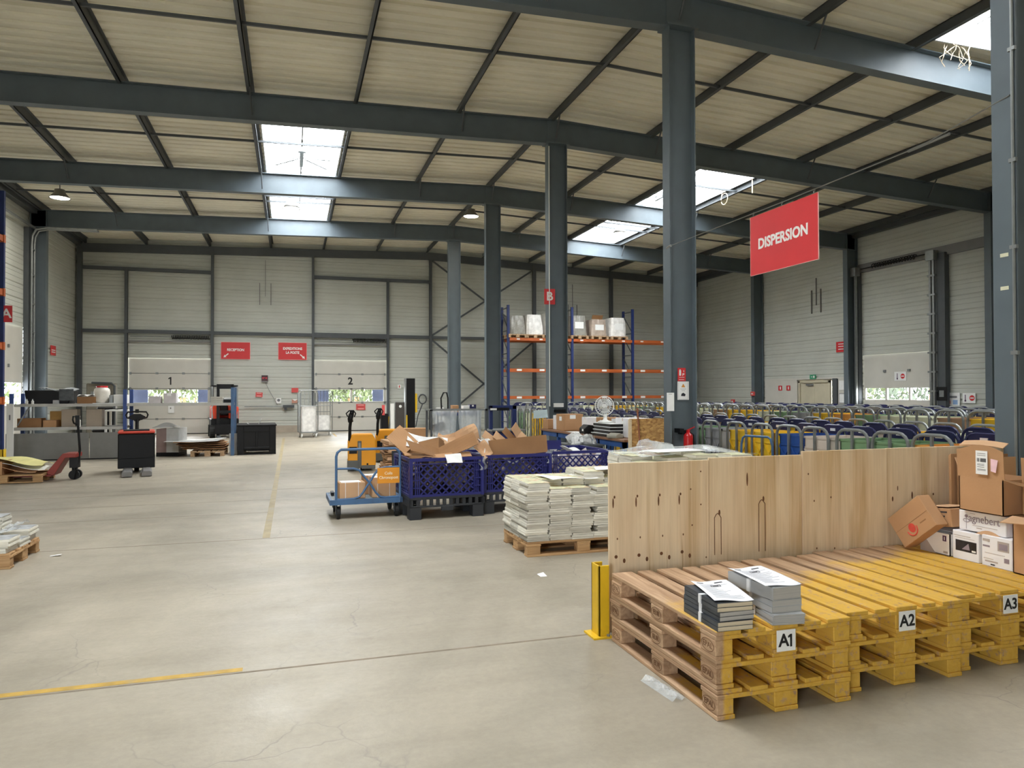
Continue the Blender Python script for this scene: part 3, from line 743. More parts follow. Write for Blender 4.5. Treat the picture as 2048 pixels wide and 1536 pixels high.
lz = (.045, .044, .044)
z = BZ
for k in range(3):
    bundle((2.095+(-.003, .006, 0)[k], 3.21+(.0, .012, .004)[k], z), .195, .345, lz[k], R((-3, -1, -4)[k]), ('bottom', 'middle', 'top')[k]+' strapped bundle of dark covered books in the shorter stack', (CREAMPG, GREYPG, CREAMPG)[k], COVD, 2, seed=k+3); z += lz[k]+.001
sheet((2.125, 3.23, z+.0015), .20, .37, R(-13), 'white printed delivery sheet lying on the dark covered books', .006, .0)
z = BZ
lz = (.052, .062, .064)
for k in range(3):
    bundle((2.405+(.01, .004, -.008)[k], 3.235+(-.02, .01, .02)[k], z), .175, .37, lz[k], R((-8, -2, 2)[k]), ('bottom', 'middle', 'top')[k]+' bundle of pale grey books in the taller stack', GREYPG, COVG, (5, 2, 1)[k], seed=k+13); z += lz[k]+.001
sheet((2.405, 3.26, z+.0015), .205, .38, R(-5), 'white printed delivery sheet lying on the pale grey books', .006, .0)

# ================================================================ cardboard boxes at the end of the platform
WBOX = M('white_printed_carton', (236, 234, 236), .6, 0, .04, 3); PINK = M('pink_sticker', (238, 200, 208), .6, 0, .12, 20)
DKPIC = M('dark_photo_print', (44, 42, 46), .4, 0, .6, 14); PURP = M('purple_print', (84, 52, 92), .6, 0, .1, 10); GPR = M('grey_logo_print', (146, 132, 140), .7, 0, .1, 20)
REDPR = M('red_round_print', (206, 74, 60), .7, 0, .15, 20); TPR = M('taupe_print', (178, 166, 158), .7, 0, .1, 8)
X0 = 4.46; PZ = .4335
def carton(name, label, loc, sx_, sy_, sz_, rz, mat, cat='box', inner=None, open_top=False, rot=None):
    t = thing(name, label, cat, loc, rz)
    if rot: t.rotation_euler = rot
    if open_top:
        MB().box(0, .006, 0, sy_, 0, sz_).box(sx_-.006, sx_, 0, sy_, 0, sz_).box(0, sx_, 0, .006, 0, sz_).box(0, sx_, sy_-.006, sy_, 0, sz_).box(0, sx_, 0, sy_, 0, .006).build('carton_body', mat, t)
    else: MB().box(0, sx_, 0, sy_, 0, sz_).build('carton_body', mat, t, bev=.004)
    return t
def dec(t, y0, y1, z0, z1, mat, name='print', d=.0012):
    return MB().box(-d, 0, y0, y1, z0, z1).build(name, mat, t)
t = carton('carton', 'low white carton with grey swoosh and small purple square, next to the tilted box', (X0, 3.935, PZ), .3, .25, .155, 0, WBOX, open_top=True)
MB().prism([(0, 0), (.13, 0), (.06, .08), (0, .13)], .0012, Matrix(((0, 1, 0, -.0013), (-1, 0, 0, .25), (0, 0, 1, .0), (0, 0, 0, 1)))).build('print', TPR, t)
dec(t, .03, .06, .10, .14, PURP); MB().box(-.002, 0, .042, .048, .108, .132).build('print', WHITE, t); dec(t, .02, .055, .015, .03, TPR)
MB().grid(lambda u, v: (.10+.18*v, .25*u, .155+.028*v), 2, 2).build('lid_flap', WBOX, t, solid=.004)
t = carton('carton', 'white carton with a dark photograph printed on its face', (X0, 3.715, PZ), .3, .2, .198, 0, WBOX)
dec(t, .015, .175, .06, .135, DKPIC); MB().prism([(.05, .0), (.11, .0), (.10, .045)], .0008, Matrix(((0, 1, 0, -.0021), (-1, 0, 0, .175), (0, 0, 1, .075), (0, 0, 0, 1)))).build('print', GPR, t)
dec(t, .02, .05, .066, .078, WHITE, d=.002); dec(t, .06, .19, .163, .167, TPR); dec(t, .03, .18, .150, .1525, TPR)
t = carton('carton', 'white carton with small grey printed panels, beside the brown box', (X0, 3.478, PZ), .3, .215, .205, 0, WBOX)
dec(t, .155, .205, .165, .182, TPR, d=.0015); dec(t, .155, .205, .128, .14, GPR); dec(t, .02, .10, .115, .18, TPR); dec(t, .03, .09, .125, .165, GPR, d=.002)
dec(t, .02, .055, .045, .075, GPR); dec(t, .10, .19, .03, .04, TPR); dec(t, .12, .15, .012, .02, INKD); dec(t, .13, .20, .05, .054, TPR); dec(t, .05, .19, .088, .091, TPR)
t = carton('carton', 'white rounded carton with a flower stem logo reading agnebert, lying across two white boxes', (X0+.02, 3.535, .642), .25, .345, .135, 0, WBOX)
text('agnebert', .072, GPR, t, (-.0015, .155, .088), FACE_X, name='carton_lettering', wide=.9)
lg = MB(); lg.tube([(-.0015, .286+.024*math.cos(q*math.pi/8), .068+.011*math.sin(q*math.pi/8)) for q in range(16)], .0022, 4, closed=True)
lg.tube([(-.0015, .286, .01), (-.0015, .286, .095)], .0016, 4); lg.prism([(-.014, .095), (.0, .085), (.014, .095), (.008, .108), (-.008, .108)], .001, Matrix(((0, 1, 0, -.002), (-1, 0, 0, .286), (0, 0, 1, 0), (0, 0, 0, 1)))); lg.build('flower_logo', GPR, t)
dec(t, .06, .24, .040, .043, TPR); dec(t, .17, .21, .024, .030, TPR); dec(t, .22, .26, .118, .121, TPR)
MB().grid(lambda u, v: (-.002, .02+.2*u, -.012+.035*math.sin(math.pi*u)*v), 8, 1).build('curled_flap', CARD2, t, solid=.002)
# big open brown box with its flap standing up
t = carton('carton', 'big brown carton with its flap standing up and a white shipping label on it', (X0-.02, 3.52, .785), .36, .32, .235, 0, CARD, open_top=True)
MB().grid(lambda u, v: (.003-.01*v, -.01+.34*u, .235+.185*v*(1+.05*math.sin(math.pi*u))+.03*math.sin(math.pi*min(1, u*1.1))*v), 12, 6).build('front_flap', CARD, t, solid=.006)
fl = MB().grid(lambda u, v: (.003+.05*v, .0+.32*u, .445+.01*math.sin(math.pi*u)+.03*v), 8, 1).build('flap_edge', CARD2, t, solid=.005)
lb = MB().box(-.016, -.0135, .095, .18, .262, .42).build('shipping_label', PAPER, t)
bc = MB()
for k in range(22):
    q = .105+k*.003
    if random.random() < .7: bc.box(-.0168, -.016, q, q+.0018, .345, .37)
for z_ in (.33, .322, .31, .40, .388, .295, .288): bc.box(-.0168, -.016, .102+random.random()*.02, .168, z_, z_+.0025)
bc.build('barcode', INKD, lb)
MB().prism([(.0, .0), (.035, -.008), (.05, .075), (.0, .082)], .0014, Matrix(((0, 1, 0, -.0158), (-1, 0, 0, .072), (0, 0, 1, .29), (0, 0, 0, 1)))).build('pink_sticker', PINK, t)
MB().grid(lambda u, v: (.18+.2*u, -.01-.10*v, .235+.05*v*v), 4, 4).build('side_flap', CARD3, t, solid=.005)
MB().grid(lambda u, v: (.02+.2*u, .32+.05*v, .235+.12*v), 4, 3).build('side_flap', CARD2, t, solid=.005)
t = carton('carton', 'second open brown carton with a labelled flap, beside the big one at the edge', (X0+.07, 3.12, .80), .36, .36, .2, R(-4), CARD, open_top=True)
MB().grid(lambda u, v: (.003-.01*v, .0+.36*u, .2+.17*v), 6, 3).build('front_flap', CARD, t, solid=.006)
lb = MB().box(-.012, -.009, .19, .29, .225, .34).build('shipping_label', PAPER, t)
bc = MB()
for k in range(20):
    if random.random() < .7: bc.box(-.0128, -.012, .2+k*.004, .2+k*.004+.0024, .255, .285)
bc.build('barcode', INKD, lb)
MB().grid(lambda u, v: (.0-.16*v, .06+.3*u, .2-.02*v+.05*v*u), 4, 3).build('drooping_flap', CARD3, t, solid=.005)
t = carton('carton', 'tall brown carton with a pale open flap at the end of the white boxes', (X0-.01, 3.12, PZ), .36, .345, .365, 0, CARD, open_top=True)
MB().grid(lambda u, v: (-.11*v, .0+.345*u, .365-.035*v+.03*v*(1-u)), 4, 3).build('front_flap', CARD2, t, solid=.005)
# tilted box with the red round mark
t = thing('carton', 'tilted brown carton with a red round logo leaning on the plywood', 'box', (4.335, 4.205, .447), 0)
t.rotation_euler = (R(-39), 0, R(3))
MB().box(0, .11, -.34, .0, .002, .245).build('carton_body', CARD, t, bev=.003)
lg = MB(); lg.add([(-.0012, -.15+.030*math.cos(q*math.pi/8), .085+.034*math.sin(q*math.pi/8)) for q in range(16)], [tuple(range(16))])
lg.tube([(-.0012, -.145+.046*math.cos(q), .082+.050*math.sin(q)) for q in [math.pi*(1.0+k*.075) for k in range(14)]], .005, 4); lg.build('round_logo', REDPR, t)
dec(t, -.29, -.23, .075, .083, CARD3); dec(t, -.335, -.0, .122, .124, CARD3)
MB().grid(lambda u, v: (.11+.06*v, -.34+.0*u+.05*v, .01+.23*u), 3, 3).build('open_flap', CARD3, t, solid=.004)
t = carton('carton', 'open brown carton lying on its side behind the tilted box', (4.475, 3.93, .640), .24, .24, .13, R(0), CARD, rot=(R(-6), 0, 0))
dec(t, .03, .12, .10, .11, INKD, d=.0015); dec(t, .05, .1, .07, .08, INKD, d=.0015)
MB().box(.02, .25, .03, .23, .14, .1415).build('tape_strip', CARD2, t)
for k, (y, z0, h, tl, nm) in enumerate(((3.99, PZ, .69, 2, 'outermost'), (3.945, PZ, .68, 3, 'middle'), (3.90, PZ, .66, 5, 'innermost'))):
    t = thing('flattened_carton', f'flattened brown carton standing on edge behind the big open box, {nm} of three', 'flattened box', (4.85+.03*k, y+.27, z0), 0)
    MB().box(0, .5, 0, .010, 0, h).box(0, .5, .012, .020, 0, h-.01).build('folded_board', (CARD, CARD3, CARD)[k], t, rot=(R(-tl*.2), 0, 0))
# clear film scrap by the pallet and paper scraps on the floor
t = tag(MB().grid(lambda u, v: (1.88+.09*v-.03*u, 3.30+.30*u, .004+.03*abs(math.sin(9*u+5*v))*math.sin(math.pi*v)), 16, 8).build('film_scrap', FILM, smooth=True), 'crumpled clear film scrap on the floor against pallet stack A1', 'plastic film')
tag(MB().grid(lambda u, v: (2.07+.06*u, 5.88+.10*v, .003+.012*u*v), 3, 3).build('paper_scrap', PAPER), 'small white paper scrap on the open floor before the plywood', 'paper scrap')
tag(MB().grid(lambda u, v: (-2.28+.10*u, 8.08+.05*v, .003+.01*u), 3, 3).build('paper_scrap', PAPER), 'tiny white paper scrap on the floor beside the low magazine pallet', 'paper scrap')
# ================================================================ magazine pallets
MAGP = M('magazine_page_edges', (214, 209, 196), .85, 0, .16, 3.0, stretch=(4, 4, 70))
MAGC = M('bright_magazine_cover', (214, 212, 176), .5, 0, .3, 14, dirt=(198, 84, 66), dirt_amt=.9)
for m_ in (MAGP,):
    n_ = m_.node_tree.nodes; L_ = m_.node_tree.links; oi_ = n_.new('ShaderNodeObjectInfo'); hv_ = n_.new('ShaderNodeHueSaturation'); mr_ = n_.new('ShaderNodeMapRange'); mr_.inputs[3].default_value = .72; mr_.inputs[4].default_value = 1.12
    src_ = n_['Principled BSDF'].inputs['Base Color'].links[0].from_socket; L_.new(oi_.outputs['Random'], mr_.inputs[0]); L_.new(mr_.outputs[0], hv_.inputs['Value']); L_.new(src_, hv_.inputs['Color']); L_.new(hv_.outputs[0], n_['Principled BSDF'].inputs['Base Color'])
GLOSS = M('grey_magazine_wrap', (176, 178, 180), .4, 0, .35, 12)
ordn = ['first', 'second', 'third', 'fourth', 'fifth', 'sixth', 'seventh', 'eighth', 'ninth', 'tenth', 'eleventh', 'twelfth']
def mag_mesh(w_, l_, h, seed, n=3):
    rr = random.Random(seed); mb = MB(); z = 0
    for k in range(n):
        hh = h/n; a, b = rr.uniform(-.009, .009), rr.uniform(-.009, .009)
        x0, x1, y0, y1 = -w_/2+a, w_/2+a, -l_/2+b, l_/2+b; sag = rr.uniform(0, .004)
        mb.add([(x0, y0, z), (x1, y0, z), (x1, y1, z), (x0, y1, z), (x0+.003, y0+.003, z+hh-.0008-sag), (x1-.003, y0+.003, z+hh-.0008), (x1-.003, y1-.003, z+hh-.0008-sag), (x0+.003, y1-.003, z+hh-.0008)],
               [(0,3,2,1),(4,5,6,7),(0,1,5,4),(1,2,6,5),(2,3,7,6),(3,0,4,7)]); z += hh
    return mb
MAGV = []
for s_ in range(5):
    o = mag_mesh(.232, .258, .0625, s_).build('magazine_bundle', MAGP); MAGV.append(o.data); bpy.data.objects.remove(o)
def mag(loc, rz, label, me, group, cover=False, h=.0625, w_=.22, l_=.245, cm=None):
    o = bpy.data.objects.new('magazine_bundle', me); COL.objects.link(o); o.location = loc; o.rotation_euler = (0, 0, rz)
    tag(o, label, 'magazine bundle', group)
    if cover: MB().box(-w_/2, w_/2, -l_/2, l_/2, h, h+.002).build('cover', cm or MAGC, o)
    return o
pallet('euro_pallet', 'brown euro pallet under the neat block of pale magazines', (2.19, 7.42, 0), R(-90), mat=WOODX, jitter=1)
rows = ('front', 'middle', 'back')
for c in range(5):
    for r_ in range(3):
        nl = 8 if (c in (1, 2) and r_ == 0) or (c, r_) in ((3, 0),) else 9
        if (c, r_) in ((3, 2), (4, 2), (3, 1)): nl = 10
        if (c, r_) == (4, 0): nl = 8
        for k in range(nl):
            sh = -.012*math.sin(k*1.3) if c == 0 else 0
            gap = (.030 if k % 3 == 1 else -.002) if c in (2, 3) and r_ == 0 else 0
            mag((2.31+.237*c+random.uniform(-.003, .003)+sh+(gap if c == 3 else -gap if c == 2 else 0), 6.755+.262*r_+random.uniform(-.004, .004), .146+.0632*k), random.uniform(-.012, .012),
                f'pale magazine bundle on tidy pallet, {rows[r_]} row, {ordn[c]} pile, {ordn[k]} layer up', MAGV[(c*7+r_*3+k) % 5], 'magazines on the tidy pallet', cover=(k == nl-1))
t = thing('cover_sheet', 'plain white cover sheet lying bent over the block of pale magazines', 'sheet of paper', (2.76, 7.0, .718), R(8))
MB().grid(lambda u, v: (.56*(u-.5), .42*(v-.5), .004+.012*math.sin(5*u+2*v)+.02*(u-.5)**2), 10, 8).build('page', PAPER, t, smooth=True, solid=.002)
t = thing('cover_sheet', 'small white leaflet curled on top of the magazines, near the plywood', 'sheet of paper', (3.24, 7.05, .785), R(-20))
MB().grid(lambda u, v: (.26*(u-.5), .34*(v-.5), .004+.03*u*u), 8, 4).build('page', PAPER, t, smooth=True, solid=.002)
# tall pallet behind the plywood
pallet('euro_pallet', 'euro pallet under the film-wrapped magazines behind the plywood', (3.10, 6.75, 0), R(-90), mat=WOODX)
for c in range(5):
    for r_ in range(3):
        o = mag_mesh(.23, .255, .70, c+r_, 12).build('magazine_bundle', MAGP, loc=(3.22+.237*c, 6.085+.262*r_, .146)); tag(o, f'tall wrapped magazine pile behind the plywood, {ordn[c]} across, {rows[r_]} row', 'magazine bundle', 'magazines behind the plywood')
        h_ = .10+.05*math.sin(c*2+r_)
        o = mag_mesh(.228, .25, h_, c+r_+5, 4).build('magazine_bundle', MAGP, loc=(3.22+.237*c, 6.085+.262*r_, .8475), rot=(0, 0, random.uniform(-.05, .05))); tag(o, f'top magazine bundle behind the plywood, {ordn[c]} across, {rows[r_]} row', 'magazine bundle', 'magazines behind the plywood')
        MB().box(-.11, .11, -.12, .12, h_, h_+.002).build('cover', MAGC, o)
t = thing('film_cover', 'wrinkled clear film draped over the magazines behind the plywood', 'plastic film', (3.70, 6.35, 1.0))
MB().grid(lambda u, v: (1.24*(u-.5), .86*(v-.5), .008+.035*math.sin(11*u+3*v)*math.sin(7*v)-.0+.03*math.sin(3*u)+(.06 if .3 < u < .42 and v > .4 else 0)), 34, 22).build('film', FILM, t, smooth=True)
t = thing('cover_sheet', 'white cardboard sheet on the magazines behind the plywood', 'sheet of paper', (3.5, 6.1, 1.045), R(6))
MB().box(-.27, .27, -.14, .14, 0, .004).build('page', PAPER, t)
# low pallet of grey bundles at the aisle edge
pallet('euro_pallet', 'small brown euro pallet of grey magazine bundles on the open floor', (-3.66, 8.42, 0), R(-90), mat=WOODX, jitter=1)
for c in range(5):
    for r_ in range(3):
        nl = (6, 5, 5, 4, 2)[c]-(r_ == 1)+(1 if (c, r_) == (3, 1) else 0)
        for k in range(max(1, nl)):
            o = mag((-3.53+.235*c+random.uniform(-.01, .01), 7.755+.262*r_+random.uniform(-.008, .008), .146+.0632*k), random.uniform(-.07, .07),
                f'grey glossy magazine bundle on low floor pallet, {rows[r_]} row, {ordn[c]} pile, {ordn[k]} layer up', MAGV[(c+r_+k) % 5], 'grey magazines on the low floor pallet', cover=(k == max(1, nl)-1), cm=GLOSS)
t = thing('cover_sheet', 'white sheet on the grey magazine bundles of the low floor pallet', 'sheet of paper', (-3.05, 7.8, .475), R(15))
MB().grid(lambda u, v: (.30*(u-.5), .22*(v-.5), .004+.01*math.sin(4*u)), 6, 4).build('page', PAPER, t, smooth=True, solid=.002)
for k, (x, y, z) in enumerate(((-2.58, 7.95, .272), (-2.62, 8.3, .272), (-2.86, 8.28, .40))):
    t = thing('film_wrap', 'torn clear film hanging over grey magazines of the low floor pallet, %s' % ('at its corner', 'at its back edge', 'over the middle pile')[k], 'plastic film', (x, y, z))
    MB().grid(lambda u, v: (.16*(u-.5), .2*(v-.5), .01+.03*abs(math.sin(7*u+k))*math.sin(4*v)+.04*u), 10, 10).build('film', FILM, t, smooth=True)

# ================================================================ folding lattice bins
BINB = M('violet_blue_plastic', (34, 37, 104), .45, 0, .12, 5); BINK = M('charcoal_plastic', (42, 44, 48), .55, 0, .12, 6)
SCR = M('waste_scraps', (112, 102, 96), .8, 0, .5, 9); SCRC = M('white_and_red_scraps', (215, 210, 208), .8, 0, .2, 9, dirt=(200, 60, 60), dirt_amt=.6)
def lattice(mb, W, z0, z1, u0, u1, P, step=.096, w_=.014):
    """diagonal ribs inside u0..u1, z0..z1; P maps (u, z)"""
    H = z1-z0
    for sg in (1, -1):
        c = -H
        while c < (u1-u0)+H:
            a = max(0, c) if sg > 0 else max(0, c-0); 
            # line u = c + sg*(z) for sg>0, u = c+H-z for sg<0 ; clip to the window
            pts = []
            for z in (0, H):
                u = c+z if sg > 0 else c+H-z
                pts.append((u, z))
            (ua, za), (ub, zb) = pts
            def clip(t_): return (ua+(ub-ua)*t_, za+(zb-za)*t_)
            lo, hi = 0.0, 1.0; d = ub-ua
            for lim, s in ((0, 1), (u1-u0, -1)):
                t_ = (lim-ua)/d
                if (d > 0) == (s > 0): lo = max(lo, t_)
                else: hi = min(hi, t_)
            if hi-lo > .03:
                (p, q), (r_, s_) = clip(lo), clip(hi)
                mb.bar(P(u0+p, z0+q), P(u0+r_, z0+s_), w_, w_*1.3)
            c += step
def bin_(label, loc, rz, W=.98, D=1.0, H=.775):
    t = thing('folding_bin', label, 'bin', loc, rz, 'blue lattice bins in a row')
    b = MB()
    for x in (0, W-.15):
        for y in (0, D/2-.08, D-.16): b.box(x, x+.15, y, y+.16, 0, .17)
    b.box(0, W, 0, D, .25, .29)
    b.box(0, W, 0, .03, .15, .175)
    for k in range(12): x = .0+k*(W-.03)/11; b.box(x, x+.045, 0, .03, .17, .25)
    b.box(0, .03, 0, D, .15, .25).box(W-.03, W, 0, D, .15, .25).box(0, W, D-.03, D, .15, .25).box(W*.42, W*.58, -.004, .03, .10, .16)
    b.build('base', BINK, t, bev=.004)
    for nm, P, L_ in (('front_wall', lambda u, z: (u, .015, z), W), ('back_wall', lambda u, z: (u, D-.015, z), W), ('side_wall', lambda u, z: (.015, u, z), D), ('side_wall', lambda u, z: (W-.015, u, z), D)):
        f = MB()
        f.bar(P(0, H-.02), P(L_, H-.02), .032, .04); f.bar(P(0, .30), P(L_, .30), .032, .03); f.bar(P(.0, H-.075), P(L_, H-.075), .026, .014)
        for u in (.02, L_-.02): f.bar(P(u, .28), P(u, H), .034, .06)
        for u in (.075, .10, .125, L_-.075, L_-.10, L_-.125): f.bar(P(u, .29), P(u, H-.02), .014, .009)
        for z in (.40, .50, .60): 
            for a in (.04, L_-.14): f.bar(P(a, z), P(a+.10, z), .02, .012)
        lattice(f, L_, .30, H-.08, .14, L_-.14, P)
        if nm == 'front_wall':
            for x in (.13, .19): f.bar(P(x, .24), P(x, .31), .03, .02)
        f.build(nm, BINB, t)
    return t
def scraps(label, c, W, D, z0, z1, rz, mat, n=120, s=.12, seed=1):
    rr = random.Random(seed); mb = MB(); rot = Matrix.Rotation(rz, 4, 'Z')
    for k in range(n):
        p = Vector(c) + rot @ Vector((rr.uniform(.09, W-.09), rr.uniform(.09, D-.09), z0+(z1-z0)*rr.random()))
        m = Matrix.Translation(p) @ Euler((rr.uniform(0, 3), rr.uniform(0, 3), rr.uniform(0, 3))).to_matrix().to_4x4()
        a, b = rr.uniform(.4, 1)*s/2, rr.uniform(.4, 1)*s/2
        mb.add([(-a, -b, 0), (a, -b, rr.uniform(0, .03)), (a, b, rr.uniform(-.03, .03)), (-a, b, 0)], [(0, 1, 2, 3)], m)
    return tag(mb.build('waste_scraps', mat), label, 'waste scraps', kind='stuff')
BA = (1.42, 8.98, 0); BB_ = (2.43, 9.16, 0); BC = (3.46, 9.45, 0); ba, bb, bc_ = R(3.5), R(4), R(4)
bin_('blue lattice bin full of crumpled brown cardboard next to the blue cart', BA, ba)
bin_('blue lattice bin with a wide flat carton standing in it, middle of the row', BB_, bb)
bin_('blue lattice bin of white and red paper waste, last of the row', BC, bc_)
scraps('dim loose waste inside the blue bin next to the cart', BA, .98, 1.0, .33, .66, ba, SCR, 150, .16, 2)
scraps('dim loose waste inside the middle blue bin', BB_, .98, 1.0, .33, .66, bb, SCR, 150, .16, 3)
scraps('white and red paper waste inside the last blue bin', BC, .98, 1.0, .33, .70, bc_, SCRC, 230, .17, 4)
def board(label, loc, rot, w_, l_, mat, fold=.0, wave=.01, name='cardboard_piece', cat='cardboard'):
    t = thing(name, label, cat, loc); t.rotation_euler = tuple(R(a) for a in rot)
    MB().grid(lambda u, v: (w_*(u-.5), l_*(v-.5), fold*abs(u-.5)*w_*2+wave*math.sin(5*u+4*v)), 10, 6).build('board', mat, t, solid=.007)
    return t
board('long dark brown cardboard sheet bent over the bin rim beside the cart', (1.86, 9.25, .80), (38, -4, 8), .92, .22, CARD3, .25, .015)
board('brown cardboard sheet peaking in the middle of the cardboard heap', (1.88, 9.42, .90), (58, 10, 4), .80, .26, CARD3, -.45, .012)
board('tan curled cardboard sheet at the far side of the cardboard heap', (2.22, 9.75, .93), (55, -12, 12), .55, .28, CARD2, .2, .05)
board('white-lined cardboard sheet in the cardboard heap', (1.75, 9.65, .90), (50, 12, -5), .55, .25, PAPER, .1, .03)
board('brown carton flap sticking up next to the yellow truck', (1.42, 9.62, .98), (55, -38, 20), .26, .34, CARD, 0, .004)
board('small tan cardboard flap pointing up in the cardboard heap', (1.98, 9.78, .93), (70, 30, 10), .16, .2, CARD2, .1, .01)
board('brown cardboard strip lying along the bin rim under the heap', (1.80, 9.12, .785), (18, 2, 6), .9, .12, CARD, .04, .008)
board('white paper sheet hanging over the front rim of the cardboard bin', (1.99, 8.99, .765), (55, 0, 12), .22, .13, PAPER, 0, .008)
board('wide flat brown carton side standing in the middle bin', (2.98, 9.36, .87), (84, -3.5, 8), .88, .24, CARD3, 0, .003)
board('tan cardboard strip with a slot leaning in the middle bin, first of four', (2.72, 9.75, .93), (60, 38, 0), .34, .13, CARD2, 0, .006)
board('tan cardboard strip leaning in the middle bin, second of four', (2.88, 9.78, .91), (60, 42, 0), .34, .13, CARD2, 0, .006)
board('brown cardboard strip leaning in the middle bin, third of four', (3.02, 9.80, .95), (62, 48, 0), .36, .12, CARD3, 0, .006)
board('tan cardboard strip with a hand hole leaning in the middle bin, fourth of four', (3.13, 9.82, 1.0), (70, 50, 8), .34, .15, CARD2, .1, .006)
board('folded tan cardboard end between the two front bins', (2.42, 9.20, .83), (60, -25, 30), .2, .22, CARD2, .25, .02)
board('white crumpled paper between the two front bins', (2.48, 9.34, .87), (65, 10, 40), .2, .22, PAPER, .2, .04)
board('white sheet on the waste of the last blue bin', (3.92, 9.82, .745), (8, 10, 15), .24, .2, PAPER, .2, .01)
board('violet blue folded wall panel leaning in the last blue bin', (3.72, 10.35, .80), (80, 0, 4), .55, .14, BINB, 0, .002, 'bin_panel', 'bin panel')
for nm, p in (('hanging from the rim between the cardboard bin and the middle bin', (2.385, 9.06, .60)), ('caught on the corner of the middle bin', (3.385, 9.26, .64))):
    t = thing('torn_label_pouch', 'torn clear label pouch '+nm, 'label pouch', p)
    MB().grid(lambda u, v: (.09*(u-.5)+.02*math.sin(8*v), -.02-.03*math.sin(5*u+6*v), .17*v), 8, 10).build('film', FILM, t, smooth=True)
t = thing('document_pouch', 'dark document pouch with a white torn top edge on the middle bin', 'label pouch', (2.86, 9.235, .54), bb)
MB().box(-.115, .115, -.006, 0, 0, .15).build('pouch', M('smoky_pouch', (88, 88, 90), .5, 0, .25, 18), t); MB().bar((-.115, -.009, .16), (-.01, -.009, .115), .006, .02).bar((-.01, -.009, .115), (.115, -.009, .155), .006, .02).build('torn_edge', PAPER, t)

# ================================================================ blue platform cart with its cartons
CBLUE = M('chipped_blue_paint', (66, 100, 138), .5, 0, .12, 6, dirt=(74, 58, 62), dirt_amt=.55)
OSIGN = M('orange_sign', (226, 148, 40), .5, 0, .04, 4)
t = thing('platform_cart', 'chipped light blue platform cart with crossed side frame and an orange sign', 'cart', (.54, 9.33, 0), R(1))
W, D = .81, .72
MB().box(-.06, W+.02, 0, D, .215, .245).build('deck_board', M('cart_deck', (120, 128, 130), .6, 0, .2, 8), t)
MB().box(-.06, W+.02, -.02, .015, .185, .25).box(-.06, W+.02, D-.015, D+.02, .185, .25).box(-.08, -.05, -.02, D+.02, .185, .25).box(W, W+.03, -.02, D+.02, .185, .25).build('deck_frame', CBLUE, t)
fr = [(0, 0, .24), (0, 0, .80), (.015, 0, .85), (.06, 0, .885), (W-.06, 0, .885), (W-.015, 0, .85), (W, 0, .80), (W, 0, .24)]
MB().tube(fr, .017, 8).build('handle_frame', CBLUE, t)
def arc(pts): return pts
MB().tube([(0, 0, .645), (.22, 0, .64), (.29, 0, .615), (.335, 0, .55), (.42, 0, .45), (.50, 0, .32), (.555, 0, .265), (.62, 0, .255), (W, 0, .26)], .014, 8).build('side_brace', CBLUE, t)
MB().tube([(0, 0, .25), (.22, 0, .255), (.29, 0, .275), (.335, 0, .33), (.42, 0, .46), (.50, 0, .585), (.55, 0, .63), (.62, 0, .645), (W, 0, .645)], .014, 8).build('side_brace', CBLUE, t)
for x, y in ((.03, .06), (W-.04, .06), (.03, D-.08), (W-.04, D-.08)):
    wl = MB().cyl((x-.02, y, .08), (x+.02, y, .08), .08, 18).build('wheel', RUBBER, t)
    MB().box(x-.032, x-.024, y-.03, y+.05, .06, .20).box(x+.024, x+.032, y-.03, y+.05, .06, .20).box(x-.04, x+.04, y-.02, y+.06, .19, .205).build('wheel_fork', STEEL2, t)
sg = MB().box(.515, .80, -.026, -.020, .44, .64).build('sign_plate', OSIGN, t)
text('Colis\nChronopost', .052, M('pale_sign_print', (246, 226, 190), .6), sg, (.658, -.0275, .54), FACE_Y, bold=.0012, line=1.05, wide=.95)
def parcel(label, loc, sx_, sy_, sz_, rz=0, mat=CARD2):
    t = thing('parcel', label, 'parcel', loc, rz)
    MB().box(0, sx_, 0, sy_, 0, sz_).build('carton_body', mat, t, bev=.005)
    MB().box(sx_*.22, sx_*.24, -.001, sy_+.001, -.0, sz_+.001).box(sx_*.72, sx_*.74, -.001, sy_+.001, -.0, sz_+.001).build('strapping_band', BAND, t)
    MB().box(sx_*.08, sx_*.85, sy_*.1, sy_*.9, sz_, sz_+.002).build('address_sheet', PAPER, t)
    return t
parcel('strapped tan parcel on the blue cart at its open end', (.585, 9.40, .2465), .33, .27, .205, R(4))
parcel('taller strapped tan parcel on the blue cart under the orange sign', (1.0, 9.42, .2465), .31, .28, .255, R(2))
parcel('small tan parcel behind the others on the blue cart', (.93, 9.75, .2465), .28, .22, .25, R(5), CARD)
t = tag(MB().box(.50, .54, 9.75, 9.95, .247, .29).build('dark_leaflet_pile', BLKPL), 'small dark leaflet pile at the open end of the blue cart', 'leaflets')

